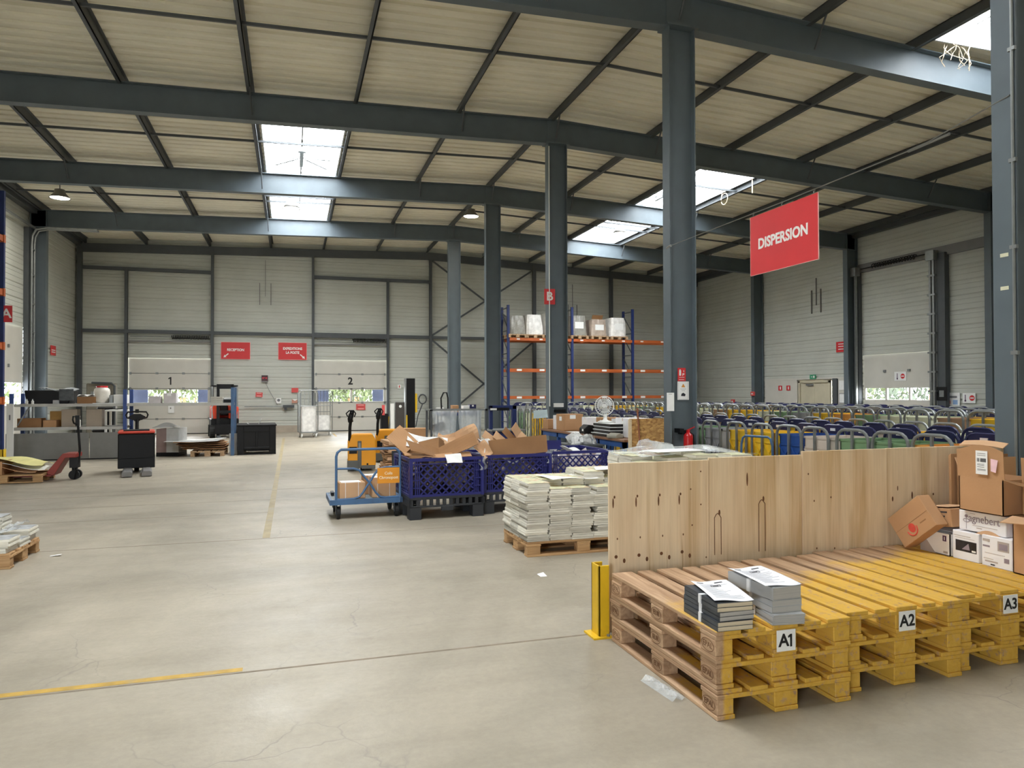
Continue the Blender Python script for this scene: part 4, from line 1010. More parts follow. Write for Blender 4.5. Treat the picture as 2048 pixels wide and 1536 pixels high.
# ================================================================ yellow pedestrian trucks
YTR = M('truck_yellow', (236, 158, 22), .4, 0, .05, 4); TGREY = M('truck_grey', (96, 96, 92), .5, 0, .08, 6)
def ytruck(label, loc, rz, dark=False):
    t = thing('pedestrian_truck', label, 'pallet truck', loc, rz, 'yellow pedestrian pallet trucks')
    # local: x across, y towards the forks (away)
    MB().prism([(0, .14), (.0, .62), (.10, .76), (.50, .76), (.57, .64), (.57, .10), (.30, .08)], .42, Matrix.Translation((0, 0, 0))).build('motor_cover', YTR, t, bev=.02)
    MB().box(-.01, .23, -.02, .44, .04, .22).box(.20, .28, -.012, .02, .06, .62).box(.28, .56, -.008, .42, .04, .12).build('bumper', TGREY, t, bev=.01)
    MB().box(.03, .19, -.012, .0, .36, .50).build('motor_vent', BLKPL, t); MB().box(.22, .26, -.02, -.01, .44, .58).build('charge_gauge', GREYMET, t)
    MB().cyl((.40, -.012, .14), (.40, -.0, .14), .02, 10).build('tow_pin', BLKPL, t)
    MB().tube([(.04, .05, .18), (.04, .03, .62), (.045, .0, .90), (.06, -.03, 1.04)], .032, 8).build('tiller_arm', BLKPL, t)
    h = MB().tube([(.06, -.03, 1.02), (.05, -.05, 1.08), (.075, -.07, 1.18)], .055, 10); h.tube([(.075, -.06, 1.16), (.09, -.09, 1.24)], .045, 10)
    h.tube([(.0, -.08, 1.13), (-.03, -.09, 1.19), (.03, -.1, 1.25), (.12, -.1, 1.25), (.16, -.09, 1.19), (.13, -.08, 1.12)], .014, 6); h.build('tiller_head', BLKPL, t, smooth=True)
    for x in (.06, .36): MB().box(x, x+.16, .42, 1.55, .03, .09).build('fork', TGREY, t)
    MB().cyl((.26, .2, .1), (.34, .2, .1), .10, 14).build('drive_wheel', RUBBER, t)
    for x in (.10, .40): MB().cyl((x, 1.4, .04), (x+.08, 1.4, .04), .04, 10).build('fork_wheel', RUBBER, t)
    return t
ytruck('yellow pedestrian pallet truck nearer to the blue cart, tiller upright', (1.10, 15.05, 0), R(-4))
ytruck('yellow pedestrian pallet truck half hidden behind the first one, tiller upright', (1.86, 16.75, 0), R(-4))

# stack of flattened cardboard behind the cart
pallet('euro_pallet', 'euro pallet under the pile of flattened cartons behind the cardboard bin', (1.38, 12.3, 0), R(-90), mat=WOODX)
for k in range(11):
    t = thing('flattened_carton', f'flattened tan carton in the pile behind the cardboard bin, {ordn[k]} from the bottom', 'flattened box', (1.90+random.uniform(-.03, .03), 11.9, .146+.063*k), random.uniform(-.08, .08), 'flattened cartons behind the bins')
    MB().box(-.45, .45, -.35, .35, 0, .022).box(-.45, .45, -.35, .35, .026+.01*(k % 2), .052).build('folded_board', (CARD2, CARD, CARD2, CARD3)[k % 4], t)
t = thing('folded_crate', 'dark blue folded crate leaning behind the cart handle', 'crate', (1.38, 10.22, 0), R(8))
c = MB().box(0, .4, 0, .03, 0, .78)
for k in range(6): c.box(0, .4, -.02, .03, .10+k*.12, .14+k*.12)
c.build('crate_wall', BINK, t, rot=(R(-4), 0, 0))

# ================================================================ packing corner
t = thing('bag_holder', 'tall steel frame holding two clear waste bags', 'bag holder', (2.36, 12.5, 0))
for x, y in ((0, 0), (1.0, 0), (0, .45), (1.0, .45)): MB().tube([(x, y, 0), (x, y, 1.31)], .02, 6).build('post', STEEL2, t)
MB().box(-.03, 1.03, -.02, .02, 1.29, 1.315).box(-.03, 1.03, .43, .47, 1.29, 1.315).box(-.03, .02, -.02, .47, 1.29, 1.315).box(.98, 1.03, -.02, .47, 1.29, 1.315).build('top_frame', GREYMET, t)
def bag(label, x0, x1, top, bot, seed):
    t = thing('waste_bag', label, 'waste bag', ((x0+x1)/2, 12.72, bot))
    h = top-bot; w_ = (x1-x0)/2; rr = random.Random(seed)
    vs = []; n = 48; m_ = 14
    mb = MB()
    def fn(u, v):
        a = 2*math.pi*u; rr_ = 1+.06*math.sin(5*a+seed)+.05*math.sin(9*a+7*v)
        f = .62+.38*v**.6 if v > .08 else .35+4.4*v
        return (w_*f*math.copysign(abs(math.cos(a))**.6, math.cos(a))*(1+.03*math.sin(7*v+3*a)), .13*rr_*f*math.sin(a)*(1+.35*math.sin(13*math.cos(a)*3+seed)*v), h*v)
    mb.grid(fn, n, m_).build('bag_film', FILM, t, smooth=True)
    sc = MB()
    for k in range(26):
        m = Matrix.Translation((rr.uniform(-.6, .6)*w_, rr.uniform(-.10, .10), .05+rr.random()*h*.42)) @ Euler((rr.uniform(0, 3), rr.uniform(0, 3), 0)).to_matrix().to_4x4()
        sc.add([(-.09, -.06, 0), (.09, -.06, .03), (.09, .06, 0), (-.09, .06, -.02)], [(0, 1, 2, 3)], m)
    sc.build('bag_contents', PAPER if seed == 1 else M('grey_scrunched_film', (190, 192, 194), .5, 0, .2, 8), t)
    return t
b1 = bag('clear waste bag with white scraps hanging in the frame', 2.40, 2.88, 1.30, .52, 1)
MB().box(-.02, .17, -.06, .05, .42, .55).build('dark_scrap', STEEL2, b1, rot=(0, R(-20), 0))
bag('clear waste bag of grey film hanging beside the other in the frame', 2.90, 3.34, 1.30, .45, 2)
# strapping machine
t = thing('strapping_machine', 'blue strapping machine with a square arch on its table', 'machine', (4.02, 14.4, 0))
MB().box(0, .62, 0, .55, .08, .80).build('cabinet', RBLUE, t, bev=.01)
MB().box(-.03, .72, -.06, .62, .80, .83).build('table_top', GREYMET, t)
a = MB().box(.0, .07, .24, .34, .83, 1.34).box(.50, .60, .24, .34, .83, 1.34).box(.0, .60, .24, .34, 1.25, 1.34); a.build('strap_arch', RBLUE, t, bev=.01)
MB().box(.0, .42, .20, .25, 1.23, 1.29).build('control_panel', BLKPL, t); MB().box(.0, .14, .19, .2, 1.24, 1.28).build('maker_plate', WHITE, t)
for x, y in ((.06, .06), (.56, .06), (.06, .49), (.56, .49)): MB().cyl((x-.015, y, .04), (x+.015, y, .04), .04, 10).build('wheel', RUBBER, t)
# benches
BWOOD = M('brown_bench_top', (132, 94, 66), .5, 0, .12, 4, stretch=(1, .15, 1)); BBLUE = M('bench_blue', (34, 78, 140), .5, 0, .1, 4)
for k, (y0, nm) in enumerate(((10.36, 'at the chipboard panel end'), (12.38, 'at the far end'))):
    t = thing('packing_bench', 'blue framed packing bench with a brown wooden top, '+nm, 'workbench', (5.06, y0, 0))
    MB().box(0, .74, 0, 2.0, .81, .85).build('bench_top', BWOOD, t, bev=.004)
    for x in (.02, .66):
        for y in (.05, .99, 1.89): MB().box(x, x+.06, y, y+.06, 0, .81).build('leg', BBLUE, t)
    MB().box(.02, .05, .05, 1.95, .72, .81).box(.68, .71, .05, 1.95, .72, .81).box(.02, .7, .05, .09, .70, .81).box(.02, .7, 1.9, 1.95, .7, .81).build('apron_rail', BBLUE, t)
    MB().box(.04, .70, .08, 1.92, .18, .21).build('lower_shelf', BLKPL, t)
for nm, p, s_ in (('grey archive box on the lower bench shelf', (5.14, 12.75, .2105), .30), ('second grey archive box standing on the first under the bench', (5.15, 12.76, .5115), .17)):
    t = thing('archive_box', nm, 'box', p); MB().box(0, .25, 0, .32, 0, s_).build('carton_body', M('grey_archive_board', (176, 178, 180), .7), t); MB().box(-.002, .0, .08, .24, s_*.3, s_*.55).build('box_label', WHITE, t)
t = thing('archive_box', 'low white box on the lower bench shelf near the far end', 'box', (5.12, 13.5, .2105)); MB().box(0, .3, 0, .45, 0, .28).build('carton_body', WHITE, t); MB().box(-.002, 0, .1, .3, .1, .18).build('box_label', GREYINK, t)
OZ = .851
def simple_box(label, loc, sx_, sy_, sz_, mat, rz=0, lab=None, name='carton', cat='box'):
    t = thing(name, label, cat, loc, rz)
    MB().box(0, sx_, 0, sy_, 0, sz_).build('carton_body', mat, t, bev=.005)
    if lab: MB().box(sx_*.3, sx_*.6, -.002, 0, sz_*.72, sz_*.95).box(-.002, 0, sy_*.3, sy_*.6, sz_*.6, sz_*.85).build('box_label', PAPER, t)
    MB().box(0, sx_, sy_*.48, sy_*.52, sz_, sz_+.001).box(-.001, 0, sy_*.48, sy_*.52, sz_*.7, sz_).build('tape_strip', CARD2 if mat is not CARD2 else CARD, t)
    return t
simple_box('tall brown open carton standing on the far packing bench', (5.13, 13.15, OZ), .42, .36, .33, CARD, R(5), True)
simple_box('white carton on the far bench beside the tall brown carton', (5.20, 13.62, OZ+.0), .3, .3, .29, WBOX, R(3))
simple_box('low tan carton at the far end of the bench', (5.10, 14.0, OZ), .5, .32, .2, CARD, R(0))
simple_box('white printed box between the tall brown carton and the fan', (5.42, 12.65, OZ), .28, .3, .28, WBOX, R(0), True)
simple_box('brown carton behind the fan on the near bench', (5.38, 11.75, OZ), .38, .42, .30, CARD, R(0), True)
simple_box('long white carton against the column at the near bench end', (5.36, 10.75, OZ), .40, .55, .32, WBOX, R(0), True)
TRAY = M('black_tray', (24, 24, 26), .4, 0, .1, 8)
for k in range(4):
    t = thing('black_tray', f'flat black tray with a pale lip under the fan, {("bottom", "second", "third", "top")[k]} of four', 'tray', (5.11+.004*k, 11.0, OZ+.058*k), R(random.uniform(-2, 2)), 'trays under the fan')
    MB().box(0, .24, 0, .72, 0, .046).build('tray_body', TRAY, t, bev=.006); MB().box(-.008, .248, -.008, .728, .046, .055).build('tray_lip', PAPER, t)
t = thing('desk_fan', 'white desk fan standing on the black trays', 'fan', (5.235, 11.45, OZ+.234), R(-38))
MB().lathe([(.13, 0), (.13, .02), (.06, .035), (.035, .05), (.028, .16), (.04, .18)], n=20).build('fan_base', WHITE, t, smooth=True)
g = MB(); fc = (0, -.04, .29)
for rr_ in (.165, .11, .06):
    g.tube([(rr_*math.cos(q*math.pi/14), fc[1]-(.05 if rr_ < .16 else .02), fc[2]+rr_*math.sin(q*math.pi/14)) for q in range(28)], .004 if rr_ < .16 else .008, 5, closed=True)
for q in range(24): a = q*math.pi/12; g.tube([(.03*math.cos(a), fc[1]-.06, fc[2]+.03*math.sin(a)), (.165*math.cos(a), fc[1]-.02, fc[2]+.165*math.sin(a)), (.06*math.cos(a), fc[1]+.05, fc[2]+.06*math.sin(a))], .0022, 4)
g.build('fan_guard', WHITE, t)
bl = M('pale_fan_blade', (196, 198, 198), .35)
for q in range(3):
    a0 = q*2*math.pi/3
    MB().grid(lambda u, v: ((.03+.11*u)*math.cos(a0+v*1.3), fc[1]-.01+.02*v, fc[2]+(.03+.11*u)*math.sin(a0+v*1.3)), 4, 6).build('fan_blade', bl, t, smooth=True, solid=.003)
MB().cyl((0, fc[1]-.06, fc[2]), (0, fc[1]+.06, fc[2]), .035, 16).build('fan_motor', WHITE, t)
t = thing('label_printer', 'black label printer on the near bench beside the trays', 'printer', (5.10, 12.05, OZ)); MB().prism([(0, 0), (0, .10), (.08, .17), (.22, .15), (.24, 0)], .26).build('printer_body', BLKPL, t, bev=.01); MB().box(-.004, 0, .06, .12, .05, .09).build('paper_roll', PAPER, t)
t = thing('tape_dispenser', 'grey beige tape dispenser on the near bench', 'dispenser', (5.08, 10.70, OZ), R(20)); MB().prism([(0, 0), (0, .05), (.10, .09), (.18, .05), (.18, 0)], .22).build('dispenser_body', M('grey_beige_plastic', (150, 146, 132), .5), t, bev=.01); MB().box(.18, .21, .03, .19, .0, .04).build('cutter', BLKPL, t)
tag(MB().box(5.07, 5.3, 12.3, 12.9, OZ, OZ+.004).build('loose_paper', PAPER, rot=None), 'white paper lying on the bench front edge under the tall carton', 'sheet of paper')
t = thing('hanging_sheet', 'pale sheet of paper clipped to the bench-side face of the third column', 'sheet of paper', (5.52, 15.15, 1.05)); MB().grid(lambda u, v: (.32*u-.35, -.02-.06*(1-v)*u, .02*u+.18*v-.02), 4, 4).build('page', M('pale_blue_paper', (206, 224, 228), .8), t, solid=.003)
# chipboard panel and stick
OSB = bpy.data.materials.new('chipboard'); OSB.use_nodes = True
n_ = OSB.node_tree.nodes; L_ = OSB.node_tree.links; tc_ = n_.new('ShaderNodeTexCoord'); vo_ = n_.new('ShaderNodeTexVoronoi'); vo_.inputs['Scale'].default_value = 26; rp_ = n_.new('ShaderNodeValToRGB')
mp_ = n_.new('ShaderNodeMapping'); mp_.inputs['Scale'].default_value = (.7, 1, 1.4); mp_.inputs['Rotation'].default_value = (0, .5, 0); L_.new(tc_.outputs['Object'], mp_.inputs[0]); L_.new(mp_.outputs[0], vo_.inputs['Vector']); L_.new(vo_.outputs['Color'], rp_.inputs[0]); L_.new(rp_.outputs[0], n_['Principled BSDF'].inputs['Base Color'])
rp_.color_ramp.elements[0].color = lin((150, 100, 52)); rp_.color_ramp.elements[1].color = lin((222, 178, 112)); n_['Principled BSDF'].inputs['Roughness'].default_value = .7
t = thing('chipboard_panel', 'upright chipboard panel with pine battens beside the fourth column', 'chipboard panel', (5.08, 10.22, 0))
MB().box(.03, .70, .03, .05, .02, 1.19).build('board', OSB, t)
for x in (0, .66): MB().box(x, x+.05, 0, .03, 0, 1.18).build('batten', PLYE, t)
MB().box(.05, .66, 0, .03, 0, .08).build('batten', PLYE, t)
tag(MB().tube([(5.30, 10.17, .0), (5.22, 10.20, 1.32)], .014, 6).cyl((5.22, 10.20, 1.30), (5.219, 10.201, 1.36), .016, 8).build('wooden_stick', M('reddish_stick', (150, 92, 62), .6)), 'reddish wooden stick leaning on the chipboard panel', 'stick')
# grey tub
t = thing('waste_tub', 'dark grey plastic tub of white scraps between the last blue bin and the bench', 'tub', (4.47, 11.05, 0))
MB().prism([(.03, 0), (0, .72), (.52, .72), (.49, 0)], .62).build('tub_body', M('dark_grey_tub', (82, 86, 88), .5), t, bev=.01); MB().box(-.025, .545, -.025, .645, .70, .735).build('tub_rim', M('dark_grey_tub', (82, 86, 88)), t)
scraps('white crumpled scraps heaped on the dark grey tub', (4.45, 11.05, 0), .55, .62, .74, .84, 0, PAPER, 70, .16, 8)

# ================================================================ fire point on the fourth column
FX = RIDGE-.02
t = thing('fire_extinguisher', 'red fire extinguisher hung on the fourth column', 'fire extinguisher', (FX+.02, 9.66, .60))
REDM = M('extinguisher_red', (178, 26, 30), .3, 0, .04, 3)
MB().lathe([(.065, 0), (.07, .01), (.07, .33), (.06, .36), (.03, .385), (.02, .40)], n=20).build('cylinder_body', REDM, t, smooth=True)
MB().box(-.02, .02, -.02, .02, .39, .43).bar((-.02, 0, .425), (.10, -.02, .475), .02, .014).build('valve_lever', REDM, t)
MB().tube([(.02, 0, .41), (.08, -.02, .36), (.085, -.02, .2), (.08, -.02, .08)], .010, 6).build('hose', BLKPL, t)
MB().add([(.071*math.cos(q), .071*math.sin(q), z) for z in (.08, .20) for q in [-2.3+k*.15 for k in range(10)]], [(k, k+1, k+11, k+10) for k in range(9)]).build('instruction_label', M('pink_label', (226, 170, 170), .6, 0, .2, 30), t)
MB().box(-.07, .07, .07, .19, .36, .42).box(-.13, -.06, .02, .19, .385, .45).build('wall_bracket', BLKPL, t)
t = thing('fire_sign', 'red fire extinguisher sign on the fourth column', 'sign', (FX+.01, 9.826, 0))
MB().box(-.07, .07, -.004, 0, 1.78, 1.985).build('sign_plate', RED, t)
q = MB().box(-.045, -.012, -.006, -.004, 1.865, 1.95).box(-.035, -.022, -.006, -.004, 1.95, 1.965).box(.012, .022, -.006, -.004, 1.86, 1.90).box(.02, .045, -.006, -.004, 1.88, 1.90).box(.03, .04, -.006, -.004, 1.92, 1.95).box(-.045, .045, -.006, -.004, 1.835, 1.842).box(-.05, .04, -.006, -.004, 1.80, 1.806); q.build('pictogram', WHITE, t)
t = thing('notice_sheet', 'framed white notice with an orange triangle on the fourth column', 'notice', (FX+.035, 9.826, 0))
MB().box(-.10, .10, -.004, 0, 1.49, 1.775).build('page', PAPER, t); MB().box(-.085, .085, -.005, -.004, 1.50, 1.502).box(-.085, -.083, -.005, -.004, 1.50, 1.76).box(.083, .085, -.005, -.004, 1.50, 1.76).box(-.05, .05, -.005, -.004, 1.655, 1.66).box(-.03, .03, -.005, -.004, 1.63, 1.634).build('printed_lines', GREYINK, t)
MB().prism([(-.035, 1.685), (.035, 1.685), (0, 1.74)], .001, Matrix.Translation((0, -.006, 0))).build('warning_triangle', M('orange_print', (224, 150, 60), .7), t); MB().prism([(-.04, 1.55), (.03, 1.545), (.04, 1.575), (.0, 1.60), (-.03, 1.585)], .001, Matrix.Translation((0, -.006, 0))).build('printed_mark', INKD, t)
t = thing('clip_sheet', 'narrow white sheet clipped to the flange edge of the fourth column', 'notice', (5.475, 9.73, 0)); MB().box(.0, .125, -.004, 0, 1.32, 1.60).build('page', PAPER, t); MB().box(.03, .09, -.005, -.004, 1.575, 1.58).build('printed_lines', GREYINK, t)
# cable with the DISPERSION sign
tag(MB().tube([(5.56, 9.73, 3.86), (5.60, 7.2, 3.875), (5.59, 5.2, 3.89), (5.545, 4.30, 4.0)], .006, 6).tube([(5.56, 9.73, 3.86), (5.56, 9.85, 3.84)], .02, 6).tube([(5.60, 5.35, 3.89), (5.595, 4.9, 3.90)], .014, 6).build('steel_cable', CHROME), 'thin steel cable stretched between two columns carrying the DISPERSION sign', 'cable')
t = thing('hanging_sign', 'big red hanging sign reading DISPERSION', 'sign', (5.60, 7.18, 3.085))
MB().box(-.004, .004, -.615, .615, 0, .745).build('sign_plate', RED, t)
MB().box(-.005, .005, -.617, -.612, 0, .745).box(-.005, .005, .612, .617, 0, .745).box(-.005, .005, -.615, .615, -.003, .001).build('plate_edge', M('pale_pink_edge', (240, 190, 184), .6), t)
text('DISPERSION', .178, WHITE, t, (-.0055, 0, .37), FACE_X, bold=.006, wide=.95)
for y in (-.55, 0, .55): MB().tube([(0, y, .735), (.0, y+.012, .775), (0, y, .80), (0, y-.014, .785), (0, y-.004, .77)], .004, 5).build('hook', CHROME, t)
# letter B, letter A signs
def letter_sign(ch, loc, label, face=FACE_Y, rz=0, s_=(.25, .35)):
    t = thing('letter_sign', label, 'sign', loc, rz)
    MB().box(-s_[0]/2, s_[0]/2, -.004, 0, -s_[1]/2, s_[1]/2).build('sign_plate', RED, t)
    text(ch, s_[1]*.78, WHITE, t, (0, -.0055, 0), FACE_Y, bold=.006)
    return t
letter_sign('B', (5.57, 15.155, 3.78), 'red sign with a white letter B on the third column', rz=R(-10))
# near column fittings
cp = thing('cable_conduit', 'white cable conduit clipped up the close column', 'conduit', (5.536, 4.275, 0))
MB().tube([(0, 0, .05), (0, 0, 7.2)], .012, 6).build('conduit_pipe', GREYMET, cp)
for z in (.9, 1.9, 2.75, 3.45, 4.35): MB().box(-.01, .013, -.03, .03, z, z+.03).build('conduit_clip', GREYMET, cp)
for z, nm in ((2.70, 'upper'), (2.43, 'lower')):
    tag(MB().box(5.547, 5.5495, 4.33, 4.40, z, z+.03).build('small_tag', M('cream_sticker', (214, 212, 184), .7)), f'small cream sticker on the close column, {nm} of two', 'sticker')
for x, y, nm in ((5.56, 15.27, 'third'), ):
    c2 = thing('cable_conduit', f'thin white conduit running up the {nm} column', 'conduit', (5.565, 15.155, 0)); MB().tube([(0, 0, 1.3), (0, 0, 7.2)], .012, 6).build('conduit_pipe', WHITE, c2)
t = thing('socket_strip', 'row of three sockets with cables low on the third column', 'sockets', (5.80, 15.25, 1.28)); MB().box(-.12, .12, -.05, 0, 0, .09).build('socket_box', WHITE, t); MB().box(-.1, .15, -.09, 0, -.12, -.05).build('cable_bunch', BLKPL, t)
# ================================================================ wall signs
def plate(label, x0, x1, z0, z1, mat=RED, y=BACK-.06, cat='sign', name='wall_sign', thick=.01):
    t = thing(name, label, cat, ((x0+x1)/2, y, (z0+z1)/2))
    w_, h = (x1-x0)/2, (z1-z0)/2
    MB().box(-w_, w_, -thick, .03, -h, h).build('sign_plate', mat, t)
    return t, w_, h
PKE = M('pale_pink_edge', (240, 190, 184), .6)
def rim(t, w_, h):
    MB().box(-w_-.015, w_+.015, -.008, .02, h, h+.015).box(-w_-.015, w_+.015, -.008, .02, -h-.015, -h).box(-w_-.015, -w_, -.008, .02, -h, h).box(w_, w_+.015, -.008, .02, -h, h).build('plate_edge', PKE, t)
def arrow(t, x, z, a, L_):
    m = Matrix.Translation((x, -.013, z)) @ Matrix.Rotation(a, 4, 'Y')
    MB().prism([(-L_/2, -.02), (L_*.1, -.02), (L_*.1, -.06), (L_/2, 0), (L_*.1, .06), (L_*.1, .02), (-L_/2, .02)], .002, m).build('arrow', WHITE, t)
t, w_, h = plate('red RECEPTION sign with a white arrow pointing down to dock door 1', -2.74, -1.64, 3.02, 3.70); rim(t, w_, h)
text('RECEPTION', .145, WHITE, t, (0, -.012, .03), bold=.005, wide=.86); arrow(t, -.37, -.2, R(140), .24)
t, w_, h = plate('red EXPEDITIONS LA POSTE sign with a white arrow pointing down to dock door 2', -.53, .59, 3.02, 3.72); rim(t, w_, h)
text('EXPEDITIONS\nLA POSTE', .145, WHITE, t, (0, -.012, .02), bold=.005, wide=.86, line=1.15); arrow(t, .40, -.22, R(42), .26)
t, w_, h = plate('dark wall clock display with red digits between the dock doors', -1.19, -.94, 2.12, 2.36, M('dark_red_display', (60, 10, 16), .3), cat='clock', name='digital_clock', thick=.05)
MB().box(-.09, -.07, -.053, -.05, -.03, .04).box(-.045, -.005, -.053, -.05, .02, .04).box(-.045, -.03, -.053, -.05, -.03, .04).box(.03, .045, -.053, -.05, -.03, .04).box(.07, .085, -.053, -.05, -.03, .04).box(.03, .085, -.053, -.05, .0, .012).build('lit_segments', M('red_led', (190, 50, 60), .5, emit=.35), t); MB().box(-w_, w_, -.055, .03, -h-.03, -h).build('clock_foot', GREYMET, t)
MB().tube([(0, -.01, -h), (.2, -.01, -.55), (.5, -.01, -1.1)], .008, 4).build('clock_cable', GREYINK, t)
def lines(t, w_, h, n, mat=PKE):
    mb = MB()
    for k in range(n): z = h*.6-2*h*.6*k/max(1, n-1); mb.box(-w_*.7, w_*.7, -.0125, -.0105, z-.012, z+.012)
    mb.build('printed_lines', mat, t)
PINKS = M('faded_red_sign', (212, 82, 80), .6, 0, .05, 4)
for lab, b, n in (('small tilted red notice left of the clock cable', (-1.42, -1.15, 1.47, 1.66), 2), ('small red notice above the roll cages', (-.01, .26, 1.65, 1.84), 0), ('red notice on the lower panel of dock door 2', (2.64, 3.02, .90, 1.15), 2)):
    t, w_, h = plate(lab, *b, PINKS, y=BACK-.06 if b[0] < 1 else BACK-.005); 
    if n: lines(t, w_, h, n)
    if 'tilted' in lab: t.rotation_euler = (0, R(3), 0)
t, w_, h = plate('small brown notice with a white corner behind the roll cages', 0, .25, 1.21, 1.38, M('tan_notice', (190, 140, 120), .7)); MB().prism([(-w_, h), (w_, h), (0, 0)], .002, Matrix.Translation((0, -.012, 0))).build('printed_mark', WHITE, t)
t, w_, h = plate('small white notice with a round blue mark between the dock doors', -.62, -.42, 1.20, 1.42, PAPER); MB().cyl((0, -.012, .02), (0, -.0105, .02), .06, 14).build('printed_mark', GREYINK, t)
t, w_, h = plate('small white and red notice on the wall right of dock door 2', 4.4, 4.55, 1.82, 1.98, WHITE); MB().box(-.02, .02, -.012, -.01, -.05, .05).build('printed_mark', RED, t)
t, w_, h = plate('small red notice behind the crossed braces', 8.33, 8.60, 1.38, 1.62, PINKS); lines(t, w_, h, 2)
t, w_, h = plate('small white notice on the lower panel of dock door 1', -4.70, -4.48, .84, 1.13, PAPER, y=BACK-.005); MB().box(-.04, .0, -.013, -.011, .02, .08).build('printed_mark', GREYINK, t)
t = thing('barrier_rail', 'thin steel barrier arm fixed to the wall between the dock doors', 'barrier', (-1.85, BACK-.12, 1.08)); MB().tube([(0, 0, 0), (1.55, 0, 0)], .022, 6).build('rail', GREYMET, t); MB().box(1.5, 1.95, -.05, .13, -.06, .05).box(1.55, 1.66, -.03, .05, -.16, -.05).build('rail_bracket', STEEL2, t)
for x, z, nm, wall in ((-1.05, 5.72, 'between the dock doors', 'y'), (12.6, 5.3, 'above the orange racking', 'y'), (22.75, 5.1, 'on the wall above the double door', 'x')):
    mb = MB(); hk = MB()
    if wall == 'y':
        for q in (-.22, .22): mb.box(x+q-.012, x+q+.012, BACK-.06, BACK-.01, z-.45, z+.45)
        hk.box(x-.008, x+.008, BACK-.05, BACK-.01, z-.1, z+1.4)
    else:
        for q in (-.25, .25): mb.box(RIGHT-.06, RIGHT-.01, x+q-.014, x+q+.014, z-.45, z+.45)
        hk.box(RIGHT-.05, RIGHT-.01, x-.008, x+.008, z-.15, z+.9)
    t = thing('wall_fitting', 'pair of thin vertical rods fixed high '+nm, 'wall fitting'); mb.build('rod', TRIMG, t); hk.build('hanger_strip', TRIMG, t)
t = thing('wall_sign', 'small red sign with two white lines on the shelving-side wall', 'sign', (LEFT+.02, 28.4, 3.12)); MB().box(0, .01, -.28, .28, -.17, .17).build('sign_plate', RED, t); MB().box(.01, .012, -.2, .2, .0, .03).box(.01, .012, -.2, .2, -.07, -.04).build('printed_lines', WHITE, t)
t = thing('wall_sign', 'red sign with three white lines beside the column on the trolley-side wall', 'sign', (RIGHT-.03, 21.45, 3.27)); MB().box(-.01, 0, -.26, .26, -.19, .19).build('sign_plate', RED, t); MB().box(-.012, -.01, -.2, .15, .09, .12).box(-.012, -.01, -.2, .15, .0, .03).box(-.012, -.01, -.2, .15, -.1, -.07).build('printed_lines', WHITE, t)
def rsign(label, y, z, w_, h, mat, name='wall_sign', cat='sign', x=RIGHT-.03):
    t = thing(name, label, cat, (x, y, z)); MB().box(-.012, 0, -w_/2, w_/2, -h/2, h/2).build('sign_plate', mat, t); return t
t = rsign('green exit sign over the cream double door', 22.9, 2.2, .34, .17, M('exit_green', (60, 150, 110), .5), x=RIGHT-.08); MB().box(-.014, -.012, -.1, -.02, -.04, .04).box(-.014, -.012, .02, .1, -.012, .012).build('pictogram', WHITE, t)
for y, nm in ((24.35, 'nearer to'), (24.85, 'farther from')): t = rsign(f'small red fire sign on the wall, {nm} the cream double door', y, 1.78, .22, .2, RED, x=RIGHT-.065); MB().box(-.014, -.012, -.05, .02, -.06, .06).build('pictogram', WHITE, t)
t = rsign('framed white notice board beside the column near the double door', 21.33, 1.38, .42, .36, GREYINK, 'notice_board', 'notice board', x=RIGHT-.065); MB().box(-.015, -.012, -.19, .19, -.16, .16).build('page', PAPER, t)
t = rsign('white notice with a red corner above the framed notice board', 21.33, 1.86, .42, .34, PAPER, 'notice_sheet', 'notice', x=RIGHT-.065); MB().box(-.014, -.012, -.20, -.10, -.02, .15).build('printed_mark', RED, t)
for lab, y, z, x, w_ in (('white no-entry notice on the trolley-side dock door', 18.85, 2.13, RIGHT+.015, .48), ('white no-entry notice on the wall right of the trolley-side dock door', 16.3, 1.42, RIGHT-.03, .42)):
    t = rsign(lab, y, z, w_, .30, PAPER, 'notice_sheet', 'notice', x=x); MB().cyl((-.014, -.10, .0), (-.012, -.10, 0), .085, 18).build('no_entry_disc', RED, t); MB().box(-.016, -.014, -.16, -.04, -.018, .018).build('disc_bar', WHITE, t); MB().tube([(-.014, .12, -.08), (-.014, .12, .1)], .012, 5).cyl((-.015, .12, -.08), (-.012, .12, -.08), .03, 8).build('pictogram', PURP, t)
t = rsign('white instruction sheet with blue and red pictures on the trolley-side wall', 16.9, 1.38, .58, .40, PAPER, 'notice_sheet', 'notice'); MB().box(-.014, -.012, -.22, -.06, -.16, -.02).build('printed_picture', M('pale_blue_print', (140, 170, 210), .7), t); MB().box(-.014, -.012, .02, .14, -.14, -.04).build('printed_picture', M('pale_red_print', (210, 150, 150), .7), t); MB().box(-.014, -.012, -.2, .22, .04, .1).build('printed_lines', GREYINK, t)
t = rsign('dark switch box beside the trolley-side dock door', 17.08, 1.55, .36, .42, BLKPL, 'switch_box', 'switch box', x=RIGHT-.2); MB().box(-.02, -.012, -.08, .08, -.1, .1).build('switch_cover', GREYMET, t)
for lab, p in (('red alarm call point on the wall column behind the far trolleys', (18.695, 26.0, 1.55)), ('second red call point on the wall behind the farthest trolleys', (RIGHT-.08, 28.2, 1.2))):
    t = thing('call_point', lab, 'alarm', p); MB().box(0, .08, -.12, .12, -.09, .09).build('alarm_body', PINKS, t, bev=.015); MB().box(-.004, 0, -.05, .05, -.03, .03).build('alarm_plate', WHITE, t)
